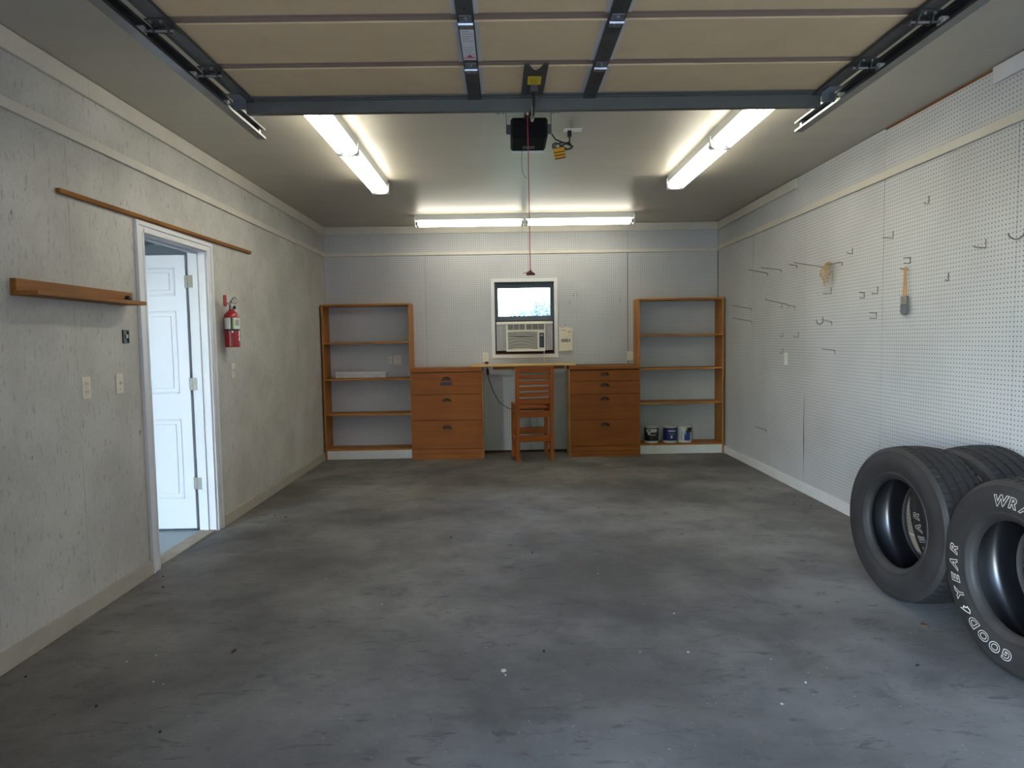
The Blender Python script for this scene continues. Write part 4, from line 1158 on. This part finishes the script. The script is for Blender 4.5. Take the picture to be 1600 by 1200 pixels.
HK = [
 ('long', 5.57, 1.943, 0.24, 0.04, 'longest straight wire peg on the right wall, left of the tan string tangle'),
 ('long', 6.43, 2.01, 0.183, 0.022, 'long straight wire peg high on the right wall, second from the back seam'),
 ('long', 6.761, 2.011, 0.182, 0.039, 'long straight wire peg crossing the dark seam high on the right wall'),
 ('long', 6.258, 1.673, 0.208, 0.051, 'thin long wire peg on the right wall below the upper row of pegs'),
 ('long', 7.18, 1.678, 0.2, 0.039, 'upper of two faint long pegs beside the right bookcase'),
 ('long', 7.178, 1.544, 0.2, 0.041, 'lower of two faint long pegs beside the right bookcase'),
 ('long', 5.278, 1.948, 0.113, -0.02, 'wire peg just above and right of the tan string tangle'),
 ('short', 6.065, 2.008, 0.071, 0.012, 'short wire peg left of the longest peg on the right wall'),
 ('short', 6.102, 1.648, 0.046, 0.007, 'short wire peg right of the thin long peg on the right wall'),
 ('short', 6.742, 0.438, 0.11, 0.035, 'dark wire peg low on the right wall near the baseboard'),
 ('short', 5.349, 1.261, 0.101, 0.014, 'dark wire peg right of the white outlet on the right wall'),
 ('short', 5.405, 1.488, 0.072, 0.016, 'wire peg immediately right of the curved J hook'),
 ('L', 5.098, 1.987, 0.043, 0.01, 'L-shaped hook up and right of the tan string tangle'),
 ('L', 5.422, 1.714, 0.067, 0.001, 'L-shaped hook directly below the tan string tangle'),
 ('L', 4.744, 1.67, 0.044, 0.0, 'L-shaped hook just left of the seam beside the paintbrush'),
 ('L', 6.374, 1.647, 0.029, 0.007, 'small L hook under the tip of the thin long peg'),
 ('L', 4.189, 2.18, 0.031, 0.0, 'highest L-shaped hook on the right wall, above the paintbrush'),
 ('L', 4.567, 2.026, 0.069, 0.004, 'L-shaped hook at the top of the seam, up and left of the paintbrush'),
 ('L', 3.683, 1.842, 0.07, 0.005, 'L-shaped hook far right on the pegboard, left of the curved C hook'),
 ('L', 3.987, 1.691, 0.021, 0.002, 'pale L hook right of the paintbrush handle'),
 ('L', 6.357, 1.37, 0.029, 0.01, 'small L hook alone above the white outlet'),
 ('L', 6.015, 1.368, 0.046, 0.007, 'small L hook up and right of the white outlet'),
 ('L', 6.353, 1.219, 0.029, 0.004, 'small L hook touching the left of the white outlet'),
 ('loop', 4.92, 1.686, 0.037, 0.005, 'square double hook left of the L hook at mid height'),
 ('loop', 4.754, 1.533, 0.05, 0.003, 'square double hook below the L hook next to the seam'),
 ('loop', 4.368, 1.874, 0.044, -0.003, 'square double hook right above the paintbrush'),
 ('J', 5.558, 1.498, 0.05, 0.021, 'curved J hook in the middle of the right wall'),
 ('C', 3.417, 1.886, 0.075, 0.01, 'large curved C hook at the near end of the right wall'),
]
for a in HK:
    hook(*a)
for i, (x, z) in enumerate(((3.026, 1.917), (3.073, 1.916), (2.978, 1.824), (3.598, 1.853))):
    t = thing('peg_hook', ['tiny hook right of the window, left one of the upper pair', 'tiny hook right of the window, right one of the upper pair', 'tiny hook right of the window just below the pair', 'tiny hook beside the seam left of the right bookcase'][i], 'hook', (x, D, z), 'tiny hooks on the back wall')
    MB().tube([(x, D - 0.003, z + 0.03), (x, D - 0.004, z - 0.01), (x, D - 0.02, z - 0.012), (x, D - 0.022, z)], 0.0025, 6).build('wire', 'wire_steel', t)
    MB().tube([(x, D, z + 0.028), (x, D - 0.004, z + 0.028)], 0.0025, 6).build('pin', 'wire_steel', t)

# tangled tan string on a peg
sg = thing('string_tangle', 'tan tangle of frayed string hanging on the right pegboard wall', 'string', (W, 5.42, 1.75))
rnd = random.Random(5)
for k in range(9):
    p = Vector((W - 0.03, 5.42 + rnd.uniform(-.04, .05), 1.955))
    pts = [p.copy()]
    for j in range(16):
        p = p + Vector((rnd.uniform(-.012, .012), rnd.uniform(-.035, .035), rnd.uniform(-.03, .012)))
        p.x = min(W - 0.006, max(W - 0.06, p.x)); p.y = min(5.5, max(5.36, p.y))
        pts.append(p.copy())
    MB().tube(pts, 0.0032, 5).build('strand', 'tan_string', sg, smooth=True)

pb = thing('paintbrush', 'paintbrush with bare wooden handle and grey bristles hanging on the right pegboard', 'paintbrush', (W - 0.02, 4.385, 1.506))
yb_, xb_ = 4.388, W - 0.022
MB().lathe([(0.0, 0), (0.008, 0.0), (0.011, 0.008), (0.011, 0.05), (0.008, 0.11), (0.0075, 0.155), (0.01, 0.18), (0.0095, 0.19), (0.0, 0.192)], (xb_, yb_, 1.622), 14).build('handle', 'brush_wood', pb, smooth=True)
MB().box(xb_ - 0.011, xb_ + 0.011, yb_ - 0.031, yb_ + 0.031, 1.57, 1.628, bev=0.004).build('ferrule', 'hinge_steel', pb)
MB().prism([(yb_ - 0.03, 1.571), (yb_ + 0.03, 1.571), (yb_ + 0.033, 1.53), (yb_ + 0.02, 1.508), (yb_, 1.504), (yb_ - 0.02, 1.51), (yb_ - 0.033, 1.53)], 0, xb_ - 0.009, xb_ + 0.009).build('bristles', 'bristle', pb)
MB().tube([(W, yb_, 1.80), (xb_ - 0.03, yb_, 1.802), (xb_ - 0.032, yb_, 1.812)], 0.003, 6).build('hanging_nail', 'wire_steel', pb)

# ------------------------------------------------------------------ tyres
def letters(text, r0, a0, step, h, face_x, par, tilt):
    """raised outline letters around the sidewall; the angle runs counter-clockwise in the (y, z) plane"""
    for i, chh in enumerate(text):
        ang = math.radians(a0 + i * step)
        def place(x, y, z):
            gx, gy = x * h * 1.75, y * h * 1.6
            rr = r0 + gy - 0.55 * h
            th = ang + gx / r0                       # reading direction
            return (face_x - tilt(rr) - z * h * 0.5, rr * math.cos(th), rr * math.sin(th))
        mb = MB()
        if chh == '^':           # small outlined winged mark between the two halves of the word
            lp = [(-.42, .15), (-.1, .42), (.1, .55), (.42, .78), (.25, .5), (.4, .42), (.15, .28), (.2, .12), (-.2, .02)]
            mb.tube([place(p[0] * .8, p[1], 0) for p in lp], 0.0018, 4, closed=True)
            mb.build('letter_mark', 'letter_white', par)
            continue
        cu = bpy.data.curves.new('glyph', 'FONT')
        cu.body = chh
        cu.size = 1.0
        cu.align_x = 'CENTER'
        cu.shear = 0.3
        cu.fill_mode = 'NONE'
        cu.offset = 0.035
        cu.bevel_depth = 0.022
        cu.bevel_resolution = 0
        cu.resolution_u = 3
        ob = bpy.data.objects.new('glyph', cu)
        C.objects.link(ob)
        me = bpy.data.meshes.new_from_object(ob.evaluated_get(bpy.context.evaluated_depsgraph_get()))
        bpy.data.objects.remove(ob)
        bpy.data.curves.remove(cu)
        vv = [mb.bm.verts.new(place(v.co.x, v.co.y, v.co.z)) for v in me.vertices]
        for p in me.polygons:
            try: mb.bm.faces.new([vv[k] for k in p.vertices])
            except ValueError: pass
        bpy.data.meshes.remove(me)
        mb.build('letter', 'letter_white', par)
def tyre(label, loc, rz, lean, lettered, seed):
    t = thing('tire', label, 'tire', (0, 0, 0), 'used tires by the right wall', local=True)
    R0, hwid, rim = 0.40, 0.130, 0.226
    n = 240
    # tread: ribs, circumferential grooves, notched shoulders
    def crown(x): return R0 - 0.010 * (abs(x) / 0.112) ** 2.2
    stops = [-0.112, -0.081, -0.079, -0.069, -0.067, -0.033, -0.031, -0.021, -0.019, 0.019, 0.021, 0.031, 0.033, 0.067, 0.069, 0.079, 0.081, 0.112]
    ing = [False, False, True, True, False, False, True, True, False, False, True, True, False, False, True, True, False, False]
    prof = [(crown(x) - (0.008 if g else 0), x) for x, g in zip(stops, ing)]
    def rf(r, h, th, j):
        k = int(round(th / (2 * PI) * n))
        if j in (0, 1, 16, 17): return r - (0.006 if k % 4 == (0 if j < 2 else 2) else 0)
        if j in (4, 5, 12, 13): return r - (0.004 if k % 5 == 0 else 0)
        if j in (8, 9): return r - (0.003 if k % 3 == 0 else 0)
        return r
    m = MB()
    rings = []
    for j, (r, h) in enumerate(prof):
        rings.append([m.bm.verts.new((h, rf(r, h, 2 * PI * k / n, j) * math.cos(2 * PI * k / n), rf(r, h, 2 * PI * k / n, j) * math.sin(2 * PI * k / n))) for k in range(n)])
    for j in range(len(rings) - 1):
        for k in range(n):
            m.bm.faces.new((rings[j][k], rings[j][(k + 1) % n], rings[j + 1][(k + 1) % n], rings[j + 1][k]))
    m.build('tread', 'rubber', t)
    side = [(0.390, 0.112), (0.383, 0.121), (0.372, 0.1255), (0.371, 0.1275), (0.36, 0.1295), (0.34, 0.1315), (0.337, 0.133), (0.285, 0.133), (0.282, 0.1315), (0.262, 0.128), (0.26, 0.130), (0.25, 0.129), (0.247, 0.126), (0.235, 0.118), (0.229, 0.112), (rim, 0.104), (rim, 0.094), (0.229, 0.087)]
    for s in (-1, 1):
        m = MB()
        rr = []
        for r, h in side:
            rr.append([m.bm.verts.new((s * h, r * math.cos(2 * PI * k / 120), r * math.sin(2 * PI * k / 120))) for k in range(120)])
        for j in range(len(rr) - 1):
            for k in range(120):
                m.bm.faces.new((rr[j][k], rr[j][(k + 1) % 120], rr[j + 1][(k + 1) % 120], rr[j + 1][k]))
        sw = m.build('sidewall', 'rubber_side', t, smooth=True, angle=50)
        if s < 0 and lettered:
            tl = lambda r: 0.1335
            letters('GOOD^YEAR', 0.313, -93 + lettered, 12.1, 0.038, 0.0, sw, tl)
            letters('WRANGLER', 0.309, 80 + lettered, 12.0, 0.038, 0.0, sw, tl)
    inner = [(0.229, -0.087), (0.25, -0.104), (0.30, -0.121), (0.355, -0.118), (0.383, -0.095), (0.386, 0.0), (0.383, 0.095), (0.355, 0.118), (0.30, 0.121), (0.25, 0.104), (0.229, 0.087)]
    m = MB()
    rr = [[m.bm.verts.new((h, r * math.cos(2 * PI * k / 96), r * math.sin(2 * PI * k / 96))) for k in range(96)] for r, h in inner]
    for j in range(len(rr) - 1):
        for k in range(96):
            m.bm.faces.new((rr[j][k], rr[j][(k + 1) % 96], rr[j + 1][(k + 1) % 96], rr[j + 1][k]))
    m.build('inner_liner', 'rubber_in', t, smooth=True, angle=60)
    zc = R0 * math.cos(lean) + abs(math.sin(lean)) * 0.10
    t.location = (loc[0], loc[1], zc - 0.002)
    t.rotation_euler = (0, lean, rz)
    return t
tyre('black tire with plain sidewall standing farthest from the viewer in the front row', (4.289, 3.428), 0.081, 0.038, 0, 1)
tyre('tire hidden behind the plain one, close against the pegboard wall', (4.608, 3.395), 0.062, -0.07, -10.5, 2)
tyre('nearest tire with white outlined letters on its sidewall, cut by the right picture edge', (4.30, 2.628), 0.023, 0.0, 0.01, 3)

# ------------------------------------------------------------------ litter on the floor
def crumb(name, label, cat, x, y, size, mat, flat, seed, group):
    rnd = random.Random(seed)
    m = MB()
    n = 7
    a0 = rnd.uniform(0, 6)
    el = rnd.uniform(.5, 1)
    top = [(x + size * el * rnd.uniform(.6, 1) * math.cos(a0 + 2 * PI * k / n), y + size * rnd.uniform(.6, 1) * math.sin(a0 + 2 * PI * k / n), flat * rnd.uniform(.5, 1)) for k in range(n)]
    A = [m.bm.verts.new((p[0], p[1], 0.0)) for p in top]
    B = [m.bm.verts.new(((p[0] - x) * .8 + x, (p[1] - y) * .8 + y, p[2])) for p in top]
    m.bm.faces.new(A[::-1]); m.bm.faces.new(B)
    for k in range(n):
        m.bm.faces.new((A[k], A[(k + 1) % n], B[(k + 1) % n], B[k]))
    o = m.build(name, mat)
    setp(o, label, cat, group)
for i, (x, y) in enumerate(((1.773, 4.696), (2.331, 4.315), (3.872, 2.718), (4.526, 5.452), (4.65, 5.399), (0.191, 3.817), (0.29, 5.421), (0.575, 2.537), (0.098, 4.002), (4.645, 5.717), (0.131, 2.785), (0.913, 2.353), (2.324, 2.918), (0.40, 5.35), (3.1, 7.7), (2.1, 7.95), (1.95, 7.9))):
    crumb('debris_crumb', 'small dark crumb of dirt on the concrete floor', 'debris', x, y, random.uniform(.007, .014), 'crumb_dark', 0.006, i, 'dark crumbs scattered on the floor')
crumb('dry_leaf', 'brown leaf scrap on the floor left of centre, near the front', 'leaf', 0.925, 2.989, 0.028, 'leaf_brown', 0.005, 31, None)
crumb('dry_leaf', 'curled brown leaf on the floor in front of the tires', 'leaf', 4.14, 3.1, 0.026, 'leaf_brown', 0.01, 32, None)
crumb('white_flake', 'larger white flake on the floor in the front middle', 'flake', 2.145, 2.751, 0.016, 'chip_white', 0.006, 33, None)
for i, (x, y) in enumerate(((2.153, 2.712), (0.488, 2.905), (2.746, 2.892), (2.956, 2.882), (3.291, 2.801), (3.192, 2.447), (0.588, 2.961), (0.70, 2.72), (0.75, 2.70), (2.7, 3.9), (3.0, 3.3), (1.1, 3.9), (1.5, 3.5), (3.35, 2.6))):
    crumb('white_flake', 'tiny white chip on the concrete floor', 'flake', x, y, random.uniform(.005, .008), 'chip_white', 0.003, 50 + i, 'tiny white chips scattered on the floor')
